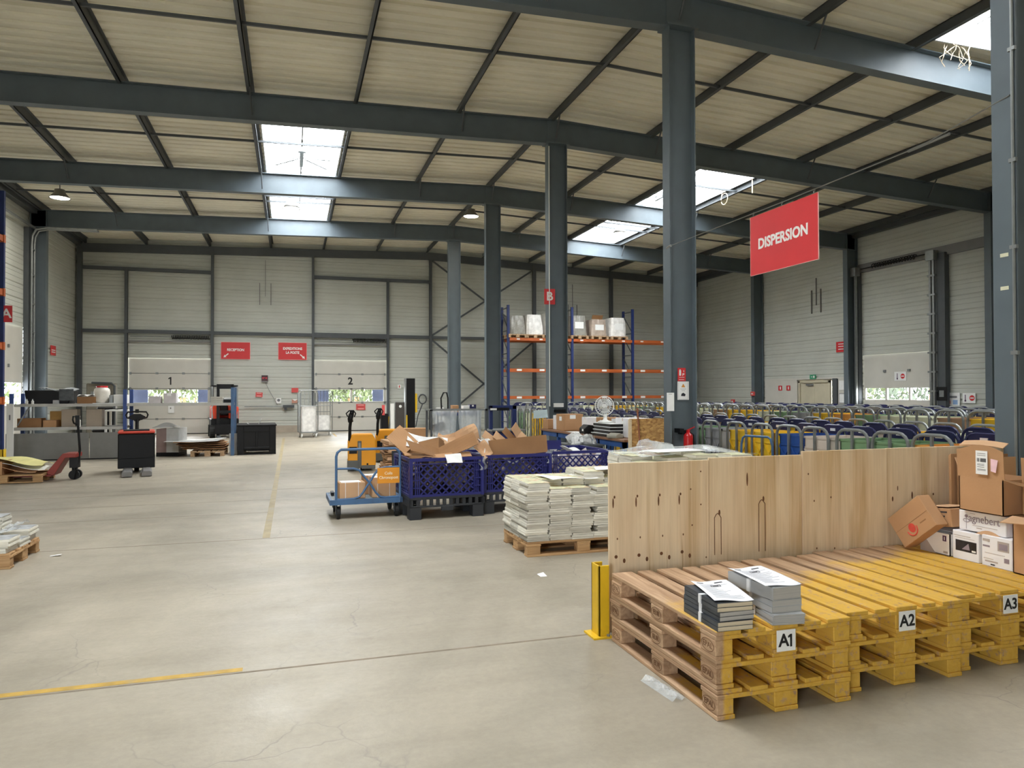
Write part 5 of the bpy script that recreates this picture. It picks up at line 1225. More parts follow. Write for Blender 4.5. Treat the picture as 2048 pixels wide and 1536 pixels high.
t = thing('down_pipe', 'grey rainwater pipe rising behind the close wall column', 'pipe', (18.98, 14.6, 0)); MB().tube([(0, 0, 0), (0, 0, 7.1)], .10, 12).build('pipe', STEEL2, t); MB().box(-.12, .12, -.12, .12, 1.9, 1.95).box(-.12, .12, -.12, .12, 3.6, 3.65).box(-.12, .12, -.12, .12, 5.4, 5.45).build('pipe_clip', GREYMET, t)
# insulation scraps and cables hanging from roof lights
INS = M('torn_insulation', (186, 172, 150), .9, 0, .15, 20)
def scrapy(label, c, n, sp, seed):
    rr = random.Random(seed); mb = MB()
    for k in range(n):
        p = Vector(c)+Vector((rr.uniform(-sp, sp), rr.uniform(-.06, .06), 0)); pts = [p]
        for q in range(5): pts.append(pts[-1]+Vector((rr.uniform(-.13, .13), rr.uniform(-.05, .05), -rr.uniform(.02, .14))))
        mb.tube(pts, rr.uniform(.004, .010), 4)
    return tag(mb.build('torn_insulation', INS), label, 'insulation', kind='stuff')
scrapy('torn pale insulation hanging from the edge of the close roof light', (11.15, 9.58, zd(11.1)-.03), 11, .35, 3)
scrapy('torn insulation at the aisle roof light, shelving-side corner', (-.5, 26.4, zd(0)-.02), 3, .2, 4); scrapy('torn insulation at the aisle roof light, column-side corner', (1.0, 26.4, zd(1)-.02), 3, .2, 5)
for lab, p, r_ in (('loop of pale cable hanging from the far trolley roof light edge', (12.45, 18.6, zd(12.5)-.28), .17),):
    tag(MB().tube([(p[0], p[1]+r_*math.cos(q*.5), p[2]+r_*math.sin(q*.5)) for q in range(13)], .012, 5, closed=False).tube([(p[0], p[1]+r_, p[2]+.02), (p[0], p[1]+.1, p[2]+.28)], .012, 5).build('cable_loop', INS), lab, 'cable')
tag(MB().tube([(12.5, 17.3, zd(12.5)), (12.5, 17.3, zd(12.5)-.45)], .02, 5).build('hanging_strip', INS), 'pale strip hanging beside the far trolley roof light', 'strip')

# ================================================================ orange pallet racking
RY0, RY1 = 28.2, 29.2
UX = [8.55, 11.39, 14.23, 17.07]
t = thing('pallet_rack', 'blue and orange pallet racking along the back wall', 'rack', (0, 0, 0))
for x in UX:
    for y in (RY0, RY1-.1): MB().box(x-.05, x+.05, y, y+.09, 0, 5.25).build('upright', RBLUE, t)
    b = MB()
    for k in range(5): z = .4+k*.95; b.bar((x, RY0+.05, z), (x, RY1-.05, z+.85), .03, .03); b.bar((x, RY0+.05, z), (x, RY1-.05, z), .03, .03)
    b.bar((x, RY0+.05, 5.15), (x, RY1-.05, 5.15), .03, .03); b.build('frame_bracing', STEEL2, t)
for a, b in zip(UX[:-1], UX[1:]):
    for z in (1.36, 2.50, 3.78):
        for y in (RY0-.02, RY1-.03):
            o = MB().box(a+.05, b-.05, y, y+.05, z, z+.12).build('cross_beam', ORANGE, t)
            if y < RY0:
                pl = MB()
                for q in (.35, 1.35, 2.3): pl.box(a+q, a+q+.22, y-.004, y, z+.02, z+.10) if z < 3 else pl.box(a+q, a+q+.14, y-.004, y, z+.04, z+.09)
                pl.build('location_label', PAPER, o)
WRAP = M('white_stretch_wrap', (232, 230, 226), .35, 0, .16, 7, bump=.5, bscale=9)
GWRAP = M('grey_stretch_wrap', (150, 148, 140), .35, 0, .16, 7, bump=.5, bscale=9)
for k, (x, mt, h, lab) in enumerate(((8.95, GWRAP, .78, 'grey wrapped load on top of the racking, behind the second column'), (9.72, WRAP, .84, 'white wrapped load on top of the racking left of the third column'), (10.62, WRAP, .95, 'taller white wrapped load on top of the racking beside the third column'), (11.72, GWRAP, .86, 'grey wrapped load with a white label on top of the racking, beside the rack upright'), (12.66, M('tan_stretch_wrap', (176, 160, 146), .35, 0, .16, 7, bump=.5, bscale=9), .72, 'tan wrapped load with an open carton flap on top of the racking'), (13.58, WRAP, .82, 'white wrapped load with sheets on top of the racking at the row end'))):
    pallet('euro_pallet', 'euro pallet up on the racking under the '+lab.split(' on top')[0].replace(' with a white label', ' with a label'), (x-.4, RY0-.05, 3.905), mat=WOODB)
    t = thing('wrapped_load', lab, 'wrapped load', (x, RY0+.55, 4.05))
    def fn(u, v, h=h, k=k):
        a = 2*math.pi*u; c, s = math.cos(a), math.sin(a); q = (abs(c)**6+abs(s)**6)**(-1/6.)
        f = (1-.16*v**2)*(1+.02*math.sin(9*a+5*v+k))
        return (.40*c*q*f, .52*s*q*f, h*v)
    MB().grid(fn, 32, 8).add([fn(i/32, 1) for i in range(32)], [tuple(range(32))]).build('wrapped_goods', mt, t, smooth=False)
    if k >= 3: MB().box(-.2, .2, -.52, -.515, h*.35, h*.68).build('load_label', PAPER, t)
    if k == 4: MB().grid(lambda u, v: (.5*(u-.6), -.35-.1*v, h+.02+.16*v), 3, 2).build('carton_flap', CARD3, t, solid=.01)

# ================================================================ mail trolleys
NAVY = M('navy_plastic', (30, 34, 78), .4, 0, .12, 5); TUBE = M('trolley_grey_tube', (128, 131, 130), .4, .35, .1, 8)
CR = {'yellow': M('crate_yellow', (232, 190, 44), .5, 0, .06, 4), 'grey': M('crate_grey', (150, 152, 154), .5, 0, .08, 4), 'blue': M('crate_blue', (36, 76, 146), .5, 0, .1, 5), 'beige': M('crate_beige', (206, 194, 182), .5, 0, .06, 4), 'green': M('crate_green', (120, 152, 112), .5, 0, .06, 4), 'orange': M('crate_orange', (226, 160, 78), .5, 0, .06, 4), 'cream': M('crate_cream', (214, 216, 190), .5, 0, .06, 4), 'wood': M('crate_brown', (160, 128, 100), .6, 0, .1, 4)}
def arch_pts(w_, z0, z1, x=0, r=.10):
    return [(x, -w_/2, z0), (x, -w_/2, z1-r)] + [(x, -w_/2+r-r*math.cos(q*math.pi/8), z1-r+r*math.sin(q*math.pi/8)) for q in range(1, 5)] + [(x, w_/2-r+r*math.sin(q*math.pi/8), z1-r+r*math.cos(q*math.pi/8)) for q in range(0, 5)] + [(x, w_/2, z0)]
def crate_mb(kind, H):
    """crate body from x .05 to .78, ends with raised ribs"""
    b = MB(); w_ = .25; t_ = .015
    for x0, x1, y0, y1 in ((.04, .04+t_, -w_, w_), (.78-t_, .78, -w_, w_), (.04, .78, -w_, -w_+t_), (.04, .78, w_-t_, w_)): b.box(x0, x1, y0, y1, .22, H)
    b.box(.04, .78, -w_, w_, .20, .23); b.box(.03, .06, -w_-.01, w_+.01, H-.03, H).box(.76, .79, -w_-.01, w_+.01, H-.03, H).box(.03, .79, -w_-.01, -w_+.02, H-.03, H).box(.03, .79, w_-.02, w_+.01, H-.03, H)
    if kind == 'x':
        for y0, y1 in ((-w_+.01, -.02), (.02, w_-.01)):
            for z0, z1 in ((H-.16, H-.03), (.48, H-.18), (.24, .46)):
                b.bar((.034, y0, z0), (.034, y1, z0), .02, .02)
            for z0, z1 in ((.49, H-.18), (.24, .46)):
                b.bar((.03, y0, z0), (.03, y1, z1), .022, .022); b.bar((.03, y0, z1), (.03, y1, z0), .022, .022)
    else:
        for i in range(7):
            for j in range(4): y = -w_+.06+i*.062; z = H-.12-j*.11; b.box(.025, .04, y, y+.024, z, z+.03)
    return b
def trolley(label, loc, rz, color, kind='x', top=1.10, handle=True, group='mail trolleys'):
    t = thing('mail_trolley', label, 'trolley', loc, rz, group)
    H = top-.13
    crate_mb(kind, H).build('crate', CR[color], t)
    MB().tube(arch_pts(.54, .14, top, 0, .15), .021, 8).build('end_arch', TUBE, t)
    MB().bar((0, 0, .16), (0, 0, top-.012), .03, .03, up=(0, 1, 0)).bar((0, -.27, .18), (0, .27, .18), .03, .03).build('centre_bar', TUBE, t)
    MB().box(0, .84, -.27, -.24, .15, .19).box(0, .84, .24, .27, .15, .19).box(.0, .03, -.27, .27, .15, .19).box(.81, .84, -.27, .27, .15, .19).build('base_frame', TUBE, t)
    if handle:
        MB().tube(arch_pts(.54, .14, top-.01, .83, .15), .02, 6).box(.815, .835, -.21, .21, top-.15, top-.02).build('navy_handle', NAVY, t)
        MB().box(.832, .84, -.16, -.10, top-.06, top-.05).box(.806, .815, -.05, .05, top-.09, top-.05).build('handle_label', PAPER, t)
    else: MB().tube(arch_pts(.54, .14, top, .83, .15), .021, 6).box(.80, .815, -.1, .1, top-.09, top-.04).build('end_arch', TUBE, t)
    for x in (.08, .76):
        for y in (-.22, .22): MB().cyl((x, y-.014, .065), (x, y+.014, .065), .065, 10).build('wheel', RUBBER, t)
    return t
PROTO = {}
def put(label, x, y, rz, color, kind, top, handle, group):
    key = (color, kind, top, handle)
    if key not in PROTO: PROTO[key] = trolley(label, (x, y, 0), rz, color, kind, top, handle, group)
    else: dup(PROTO[key], (x, y, 0), rz, label, group)
def nth(k):
    base = ordn + ['thirteenth', 'fourteenth', 'fifteenth', 'sixteenth', 'seventeenth', 'eighteenth', 'nineteenth', 'twentieth'] + ['twenty-'+w for w in ordn[:9]] + ['thirtieth', 'thirty-first', 'thirty-second']
    return base[k]
row1 = [6.48, 7.10, 7.72, 8.38, 9.0, 9.63, 10.27, 11.03]; col1 = ['orange', 'green', 'green', 'beige', 'blue', 'yellow', 'yellow', 'grey']
y = 11.03
while y < 23.0: y += .64; row1.append(y)
rr = random.Random(5)
for k, y in enumerate(row1):
    c = col1[k] if k < len(col1) else ('grey', 'beige', 'yellow', 'green', 'green', 'beige', 'yellow', 'cream', 'grey')[(k*5) % 9]
    put(f'{c} crate mail trolley in the row nearest the plywood, {nth(k)} along', 7.08+rr.uniform(-.03, .03), y, R(rr.uniform(-2, 2)), c, 'x', 1.10, True, 'first row of mail trolleys')
k = 0; y = 6.3
while y < 23.5:
    c = ('yellow', 'beige', 'cream', 'yellow', 'green', 'yellow', 'blue')[(k*3) % 7]
    put(f'{c} crate mail trolley in the second row, {nth(k)} along', 9.92+rr.uniform(-.03, .03), y, R(180+rr.uniform(-2, 2)), c, 'x', 1.10, True, 'second row of mail trolleys'); y += .62; k += 1
k = 0; y = 7.6
while y < 24.0:
    c = ('cream', 'yellow', 'yellow', 'wood', 'cream', 'cream', 'green', 'orange', 'yellow', 'grey', 'green')[k % 11]
    put(f'{c} panelled mail trolley in the third row, {nth(k)} along', 10.75+rr.uniform(-.03, .03), y, R(rr.uniform(-2, 2)), c, 'dots' if k % 3 else 'x', 1.28, False, 'third row of mail trolleys'); y += .63; k += 1
for rw, (X_, lab) in enumerate(((12.6, 'fourth'), (14.4, 'fifth'), (16.2, 'sixth'))):
    k = 0; y = 9.0+rw*1.2
    while y < 25.5:
        c = ('grey', 'yellow', 'cream', 'green', 'blue')[(k*2+rw) % 5]
        put(f'{c} mail trolley far back in the {lab} row, {nth(k)} along', X_+rr.uniform(-.05, .05), y, R(rr.uniform(-3, 3)), c, 'x', 1.22, True, f'{lab} row of mail trolleys'); y += .66; k += 1
k = 0; x = 8.8
while x < 16.5:
    put(f'{("grey", "cream", "yellow")[k % 3]} mail trolley parked in front of the orange racking, {nth(k)} along', x, 26.6, R(90), ('grey', 'cream', 'yellow')[k % 3], 'x', 1.22, True, 'mail trolleys before the racking'); x += .66; k += 1
t = thing('cart_handle', 'blue tubular cart with a leaning handle before the yellow mail trolleys', 'cart', (6.70, 9.62, 0), R(-76))
MB().tube([(0, 0, .22), (.02, 0, .80), (.05, 0, .90), (.10, 0, .93), (.52, 0, .93), (.57, 0, .90), (.60, 0, .80), (.62, 0, .22)], .018, 8).tube([(.01, 0, .62), (.60, 0, .62)], .014, 6).build('handle', CBLUE, t); MB().box(0, .62, -.12, .05, .18, .22).build('deck', CBLUE, t)
for x, y in ((.06, .0), (.56, .0), (.06, -.1), (.56, -.1)): MB().cyl((x-.015, y, .09), (x+.015, y, .09), .09, 12).build('wheel', RUBBER, t)

# ================================================================ the shelving side
GREYP = M('grey_board_panel', (128, 127, 124), .6, 0, .06, 5)
t = thing('low_shelf_rack', 'low rack with blue posts, two grey shelves and things standing on it', 'shelf', (0, 19.9, 0))
for x, z in ((-6.42, 1.62), (-3.98, 1.72), (-1.47, 1.77)):
    for y in (0, .75):
        MB().box(x-.04, x+.04, y-.03, y+.03, 0, z).build('post', CBLUE if x > -2 else M('mid_blue_paint', (48, 74, 136), .5), t)
MB().box(-6.4, -1.47, -.02, .04, 1.30, 1.37).box(-6.4, -1.47, .72, .78, 1.30, 1.37).build('shelf_beam', M('pale_grey_beam', (186, 185, 180), .5), t); MB().box(-6.4, -1.47, .04, .72, 1.345, 1.365).build('shelf_board', GREYP, t)
MB().box(-6.4, -4.0, -.02, .04, .73, .80).box(-6.4, -4.0, .72, .78, .73, .80).build('shelf_beam', M('pale_grey_beam', (186, 185, 180)), t); MB().box(-6.4, -4.0, .04, .72, .775, .795).build('shelf_board', GREYP, t)
MB().bar((-6.3, .02, .85), (-6.05, .02, 1.3), .03, .03).build('shelf_brace', GREYMET, t)
t = thing('board_partition', 'long grey board standing on the floor under the low rack', 'partition', (-6.5, 19.78, 0)); MB().box(0, 1.75, 0, .03, .03, .66).box(1.77, 2.46, 0, .03, .03, .66).build('board', GREYP, t); MB().box(0, 2.46, -.0, .05, 0, .03).build('floor_runner', BLKPL, t)
t = thing('board_partition', 'short pale grey board leaning beside the blue rack end post', 'partition', (-1.58, 20.3, 0)); MB().box(0, .42, 0, .03, 0, .55).build('board', M('pale_board', (196, 196, 194), .6), t)
sy = 19.95; SZ, SZ2 = 1.3665, .7965
def onshelf(name, label, cat, x, z, y=sy, rz=0): return thing(name, label, cat, (x, y, z), rz)
t = onshelf('black_crate', 'big black crate covered with film on the upper shelf', 'crate', -6.18, SZ); MB().prism([(.05, 0), (0, .33), (1.02, .33), (.95, 0)], .6).build('crate_body', BLKPL, t, bev=.02); MB().grid(lambda u, v: (.3+.75*u, .6*v-.02, .34+.07*math.sin(5*u+1)*math.sin(4*v+1)), 12, 8).build('film_cover', FILM, t, smooth=True, solid=.004); MB().box(.75, 1.06, -.03, -.02, .08, .36).build('film_side', M('dark_film', (70, 74, 76), .3, 0, .3, 14), t)
simple_box('open brown carton with papers on the upper shelf beside the black crate', (-5.05, sy, SZ), .40, .4, .17, CARD3); t = thing('paper_heap', 'white papers heaped on the open brown carton of the upper shelf', 'papers', (-5.05, sy, SZ+.172)); MB().grid(lambda u, v: (.36*u, .3*v, .004+.05*abs(math.sin(5*u+3*v))), 8, 6).build('sheet', PAPER, t, solid=.003)
t = onshelf('plastic_drum', 'white plastic drum with a red lid on the upper shelf', 'drum', -4.55, SZ, sy+.2); MB().lathe([(.12, 0), (.175, .05), (.185, .12), (.175, .2), (.185, .28), (.17, .36), (.12, .40), (.12, .42)], n=24).build('drum_body', M('milky_plastic', (228, 222, 210), .4), t, smooth=True); MB().lathe([(.13, .40), (.13, .44), (.0, .445)], n=20).build('drum_lid', RED, t)
simple_box('white box on the upper shelf right of the drum', (-4.25, sy, SZ), .30, .3, .22, WHITE, 0, True)
simple_box('grey ring binder box between the drum and the white box', (-4.345, sy, SZ), .08, .28, .21, GREYMET)
t = onshelf('paper_pad', 'flat stack of papers before the white drum on the upper shelf', 'papers', -4.7, SZ, sy-.05); MB().box(0, .5, 0, .12, 0, .015).build('page', PAPER, t)
for x in (-6.10, -5.98): t = onshelf('small_bottle', 'small clear bottle before the black crate, %s' % ('outer one' if x < -6.05 else 'inner one'), 'bottle', x, SZ, sy-.06); MB().lathe([(.03, 0), (.03, .07), (.012, .09), (.012, .11)], n=12).build('bottle_body', WHITE, t); MB().cyl((0, 0, .11), (0, 0, .125), .013, 8).build('cap', GREYMET, t)
simple_box('grey small carton before the black crate on the upper shelf', (-5.55, sy-.08, SZ), .12, .1, .09, M('grey_archive_board', (176, 178, 180)))
simple_box('pale carton on the upper shelf before the dock door 1 window', (-3.46, sy, SZ), .28, .3, .18, M('pale_lilac_carton', (206, 200, 200), .7)); simple_box('taller pale carton on the upper shelf beside the other before dock door 1', (-3.12, sy, SZ), .30, .3, .26, M('pale_lilac_carton', (206, 200, 200)), 0, True)
for k in range(3): t = onshelf('paper_ream', f'grey paper ream at the rack end of the upper shelf, {("bottom", "middle", "top")[k]} of three', 'papers', -2.0, SZ+.055*k); MB().box(0, .28, 0, .3, 0, .05).build('page', M('grey_paper', (186, 182, 172), .8), t)
t = onshelf('letter_tray', 'dark tray with white papers at the rack end of the upper shelf', 'tray', -1.70, SZ); MB().box(0, .2, 0, .3, 0, .09).build('tray_body', BLKPL, t); MB().box(.01, .19, .02, .28, .09, .14).build('page', PAPER, t)
simple_box('long brown carton on the lower shelf', (-6.32, sy, SZ2), .50, .38, .22, CARD3); simple_box('small brown carton on the lower shelf next to the long one', (-5.78, sy, SZ2), .28, .3, .17, CARD); simple_box('yellowish box on the lower shelf behind the small carton', (-5.75, sy+.42, SZ2), .3, .25, .38, M('ochre_box', (204, 160, 90), .7))
TAUPE = M('taupe_plastic', (170, 156, 140), .6, 0, .06, 4)
for k, x in enumerate((-5.40, -4.86)):
    simple_box('taupe paper sack on the lower shelf, %s' % ('left of the white strip' if k == 0 else 'beside the white stool'), (x, sy+.05, SZ2), .34, .3, .43, TAUPE, 0, name='paper_sack', cat='sack')
t = onshelf('spray_bottle', 'white spray bottle on the lower shelf between cartons and sacks', 'bottle', -5.46, SZ2, sy-.08) if 0 else onshelf('spray_bottle', 'white spray bottle on the lower shelf between cartons and sacks', 'bottle', -5.0, SZ2, sy-.03); MB().lathe([(.045, 0), (.045, .16), (.015, .21), (.015, .24)], n=14).build('bottle_body', WHITE, t); MB().box(-.05, .03, -.012, .012, .24, .275).build('spray_head', WHITE, t)
t = thing('white_table', 'small white table with a black cable on it behind the low rack', 'table', (-4.75, 21.2, 0)); MB().box(0, .60, 0, .6, 1.14, 1.18).build('table_top', WHITE, t)
for x, y in ((.02, .02), (.54, .02), (.02, .54), (.54, .54)): MB().box(x, x+.05, y, y+.05, 0, 1.14).build('leg', WHITE, t)
t = thing('table_cable', 'black cable lying on the small white table', 'cable', (-4.7, 21.35, 1.195)); MB().tube([(0, 0, 0), (.12, .02, .01), (.2, .15, 0), (.34, .1, .01), (.45, .2, 0)], .015, 6).build('cable', BLKPL, t)
t = thing('swivel_chair', 'dark swivel chair behind the low rack', 'chair', (-5.0, 22.3, 0)); MB().box(-.24, .24, -.22, .24, .55, .64).build('seat', BLKPL, t, bev=.03); MB().box(-.22, .22, .22, .28, .70, 1.25).build('backrest', BLKPL, t, bev=.03); MB().cyl((0, 0, .1), (0, 0, .55), .03, 10).build('column', BLKPL, t)
sb = MB()
for q in range(5): a = q*1.257; sb.bar((0, 0, .1), (.3*math.cos(a), .3*math.sin(a), .05), .05, .04)
sb.build('star_base', BLKPL, t)
t = thing('grey_cabinet', 'grey machine cabinet with a dark handle frame behind the rack near dock door 1', 'cabinet', (-7.2, 29.6, 0)); MB().box(0, .9, 0, .6, .0, 2.0).build('cabinet_body', M('greige_machine', (128, 122, 108), .5, 0, .08, 3), t, bev=.03); MB().tube([(.95, -.1, .1), (.95, -.1, 1.9), (.85, -.1, 2.0), (.2, -.1, 2.02)], .04, 8).build('handle_frame', STEEL2, t); MB().box(.15, .35, -.02, 0, 1.4, 1.7).box(.5, .7, -.02, 0, 1.5, 1.7).build('control_panel', GREYMET, t)
# tall rack at the edge
t = thing('pallet_rack', 'blue and orange pallet rack end with a yellow foot guard at the shelving-side wall', 'rack', (-5.985, 17.95, 0))
for y in (0, -2.7):
    for x in (0, -1.0): MB().box(x-.05, x+.045, y-.04, y+.05, 0, 6.0).build('upright', RBLUE, t)
for z in (1.40, 2.58, 3.74, 4.9):
    MB().box(-.03, .03, -2.66, -.04, z, z+.13).build('cross_beam', ORANGE, t); MB().box(-1.03, -.97, -2.66, -.04, z, z+.13).build('cross_beam', ORANGE, t); MB().box(-.97, -.03, -2.6, -.1, z+.10, z+.12).build('shelf_board', GREYMET, t); MB().box(-.055, .052, -.045, .055, z-.02, z+.15).build('beam_connector', ORANGE, t)
MB().box(-.07, .075, -.10, -.085, 0, .42).box(.06, .075, -.10, .08, 0, .42).build('foot_guard', YELLOW, t)
letter_sign('A', (-5.89, 17.93, 3.34), 'red sign with a white letter A on the tall rack end', s_=(.22, .36))
t = thing('white_upright', 'white upright sheet standing beside the tall rack foot', 'panel', (-6.36, 19.4, 0)); MB().box(0, .14, 0, .03, 0, 1.38).build('board', WHITE, t); MB().box(.05, .08, -.004, 0, 1.0, 1.12).build('printed_mark', GREYINK, t)
# hand pallet truck with its pallet
t = thing('hand_pallet_truck', 'red hand pallet truck holding a pallet of flattened cartons', 'pallet truck', (-3.86, 15.12, 0), R(0))
JR = M('truck_red', (140, 50, 40), .5, 0, .1, 5, dirt=(70, 50, 44), dirt_amt=.4)
MB().prism([(-.42, .10), (-.34, .10), (-.16, .42), (.02, .42), (.02, .50), (-.20, .50), (-.46, .16)], .42).build('frame_head', JR, t, bev=.008)
for y in (.0, .27): MB().box(-1.55, -.38, y, y+.15, .085, .12).build('fork', JR, t)
MB().box(-.12, .02, .12, .30, .22, .42).cyl((-.05, .21, .10), (-.05, .21, .40), .05, 12).build('pump', BLKPL, t)
for y in (.10, .27): MB().cyl((-.04, y, .09), (-.04, y+.05, .09), .09, 18).build('wheel', RUBBER, t)
MB().tube([(0, .21, .30), (.03, .21, .55), (.0, .21, 1.0), (-.01, .21, 1.06)], .022, 8).build('draw_bar', BLKPL, t)
MB().tube([(-.01, .21, 1.02), (-.05, .12, 1.06), (-.06, .10, 1.12), (-.06, .12, 1.18), (-.06, .30, 1.18), (-.06, .32, 1.12), (-.05, .30, 1.06), (-.01, .21, 1.02)], .016, 6, closed=False).box(-.04, .02, .18, .24, 1.0, 1.2).build('handle_grip', BLKPL, t)
MB().tube([(-.02, .1, .02), (.03, .05, .2)], .02, 6).build('pump_pedal', BLKPL, t)
pallet('euro_pallet', 'brown pallet carried by the red hand pallet truck', (-5.52, 15.66, .01), R(-90), mat=WOODX)
for k, (lab, rot, m_) in enumerate((('stack of brown carton sheets at the outer end of the carried pallet', 0, CARD), ('slumped tan carton sheet on the carried pallet', 6, CARD2), ('grey white paper sheet draped over the carried pallet', 8, PAPER), ('pale yellow sheet on the carried pallet', -4, M('pale_yellow_sheet', (228, 220, 150), .8)))):
    t = thing('carton_sheets' if k == 0 else 'loose_sheet', lab, 'cardboard', (-5.25+(0, .28, .42, .38)[k], 15.26, .158+(.0, .02, .06, .14)[k]))
    if k == 0: MB().box(-.2, .3, -.36, .36, 0, .24).build('folded_board', m_, t)
    else: MB().grid(lambda u, v: (.9*(u-.4), .7*(v-.5), .02+.14*(1-u)+.03*math.sin(6*u+5*v)), 10, 8).build('board', m_, t, solid=.006)
# black and red tow truck
t = thing('stacker_truck', 'black pedestrian truck with a red top seen from its forks', 'truck', (-3.33, 16.0, 0), R(10))
MB().box(0, .67, .05, .75, .12, .80).build('battery_cover', BLKPL, t, bev=.02); MB().box(-.005, .675, .03, .77, .80, .85).build('top_cover', M('truck_orange_red', (206, 74, 56), .45), t, bev=.02); MB().box(.10, .57, .06, .5, .85, .87).build('top_tray', BLKPL, t)
MB().box(.0, .67, .03, .06, .10, .30).build('bumper', BLKPL, t, bev=.01)
for x in (.09, .43): MB().prism([(0, .03), (0, .10), (.03, .13), (.15, .13), (.18, .10), (.18, .03)], .85, Matrix.Translation((x, -.78, -.02))).build('fork', TRIMG, t, bev=.006)
for x in (.13, .47): MB().cyl((x, -.5, .05), (x+.1, -.5, .05), .05, 12).build('fork_wheel', RUBBER, t)
MB().cyl((.29, .5, .10), (.38, .5, .10), .10, 14).build('drive_wheel', RUBBER, t)
MB().tube([(.335, .62, .80), (.335, .72, 1.05)], .035, 8).build('tiller_arm', BLKPL, t)
MB().tube([(.335, .72, 1.02), (.25, .74, 1.08), (.15, .75, 1.10), (.13, .75, 1.16), (.16, .75, 1.22), (.335, .75, 1.23), (.51, .75, 1.22), (.54, .75, 1.16), (.52, .75, 1.10), (.42, .74, 1.08), (.335, .72, 1.02)], .018, 6).prism([(.24, 1.05), (.43, 1.05), (.50, 1.12), (.40, 1.18), (.27, 1.18), (.17, 1.12)], .05, Matrix.Translation((0, .72, 0))).box(.30, .37, .70, .78, 1.2, 1.28).build('tiller_head', BLKPL, t)
t = thing('wrapped_crate', 'pale wrapped carton with a white bag on top behind the black truck', 'carton', (-3.32, 20.2, 0), R(-12)); MB().box(0, .25, 0, .6, .1, .70).build('carton_side', M('mauve_board', (150, 128, 124), .7), t); MB().box(.25, .55, 0, .6, .1, .72).build('carton_body', M('pale_board', (196, 196, 194)), t); MB().grid(lambda u, v: (.5*u-.1, .5*v, .74+.12*math.sin(3*u)*math.sin(3*v)), 8, 8).build('bag', PAPER, t, smooth=True, solid=.01); MB().box(0, .55, 0, .6, 0, .1).build('crate_base', BLKPL, t)
# pallet with flattened cartons
pallet('euro_pallet', 'light euro pallet of flattened cartons near the black bin', (-2.46, 19.75, 0), mat=WOODB)
for k in range(6):
    t = board(f'flattened brown carton on the light pallet near the black bin, {ordn[k]} from the bottom', (-2.15-.10*(k > 2)*(k-2)*.8, 20.3, .165+.042*k), (random.uniform(-1, 1), random.uniform(-1, 2), random.uniform(-10, 10)), 1.0+.06*k, .95, (CARD, CARD2, CARD3, CARD, CARD3, PAPER)[k], .02, .006)
# black bin
t = thing('pallet_box', 'big black plastic pallet box with scraps sticking out, beside the blue rack post', 'bin', (-1.36, 19.95, 0), R(3))
W = .96; b = MB()
b.box(0, W, 0, .05, .10, .77).box(0, W, 1.1, 1.15, .10, .77).box(0, .05, 0, 1.15, .10, .77).box(W-.05, W, 0, 1.15, .10, .77).box(0, W, 0, 1.15, .10, .16); b.build('box_wall', BLKPL, t)
MB().box(-.02, W+.02, -.02, 1.17, .75, .79).box(0, .16, -.015, 0, .10, .75).box(W-.16, W, -.015, 0, .10, .75).box(.16, W-.16, -.015, 0, .60, .75).box(.16, W-.16, -.015, 0, .14, .20).box(.45, .51, -.015, 0, .2, .6).build('box_rib', BLKPL, t, bev=.006)
MB().box(0, .16, 0, .15, 0, .1).box(W-.16, W, 0, .15, 0, .1).box(0, .16, 1.0, 1.15, 0, .1).box(W-.16, W, 1.0, 1.15, 0, .1).box(0, W, 0, .08, 0, .03).build('runner', BLKPL, t)
tag(MB().bar((-.92, 20.5, .66), (-.78, 20.45, .93), .03, .012).build('cardboard_strip', PAPER), 'white strip sticking up out of the black pallet box', 'strip'); tag(MB().bar((-1.15, 20.4, .82), (-1.02, 20.4, .74), .05, .012).build('cardboard_strip', PAPER), 'short white strip lying across the edge of the black pallet box', 'strip')
t = tag(MB().box(-1.16, -.60, 20.9, 20.94, 0.02, .12).build('white_board', WHITE), 'white strip of board seen under the black pallet box', 'board')
# forklift
t = thing('forklift', 'orange red forklift with black mast and roof guard by dock door 1', 'forklift', (-2.75, 27.6, 0), R(8))
FOR = M('forklift_orange', (222, 72, 40), .4, 0, .05, 4)
MB().box(.0, .95, .35, 1.9, .25, .70).build('chassis', BLKPL, t, bev=.03)
MB().box(.02, .30, .4, 1.7, .40, 1.15).box(.62, .95, .4, 1.7, .40, 1.15).box(.02, .95, 1.3, 1.95, .35, 1.2).build('body', FOR, t, bev=.05)
MB().box(.33, .62, .9, 1.2, .8, .9).box(.33, .62, 1.15, 1.25, .9, 1.45).build('seat', BLKPL, t, bev=.03)
m = MB()
for x in (.18, .66): m.box(x, x+.10, .12, .24, .05, 1.95)
m.box(.18, .76, .12, .22, 1.78, 1.95).box(.18, .76, .14, .22, .9, 1.0).box(.18, .76, .14, .22, .12, .3); m.build('mast', BLKPL, t)
MB().box(.12, .82, .04, .10, .15, .5).build('fork_carriage', BLKPL, t)
for x in (.16, .66): MB().box(x, x+.12, -.95, .06, .05, .10).build('fork', STEEL2, t)
MB().tube([(.05, .4, .7), (.05, .55, 1.85), (.05, 1.7, 1.9), (.05, 1.8, 1.1)], .03, 6).tube([(.9, .4, .7), (.9, .55, 1.85), (.9, 1.7, 1.9), (.9, 1.8, 1.1)], .03, 6).build('roof_guard', GREYMET, t); MB().box(.02, .93, .55, 1.7, 1.86, 1.92).build('roof_plate', BLKPL, t)
for x in (-.04, .82):
    for y, r_ in ((.42, .24), (1.6, .22)): MB().cyl((x, y, r_), (x+.18, y, r_), r_, 16).build('wheel', RUBBER, t)
MB().cyl((.78, .39, .98), (.78, .41, .98), .05, 12).build('head_lamp', WHITE, t)
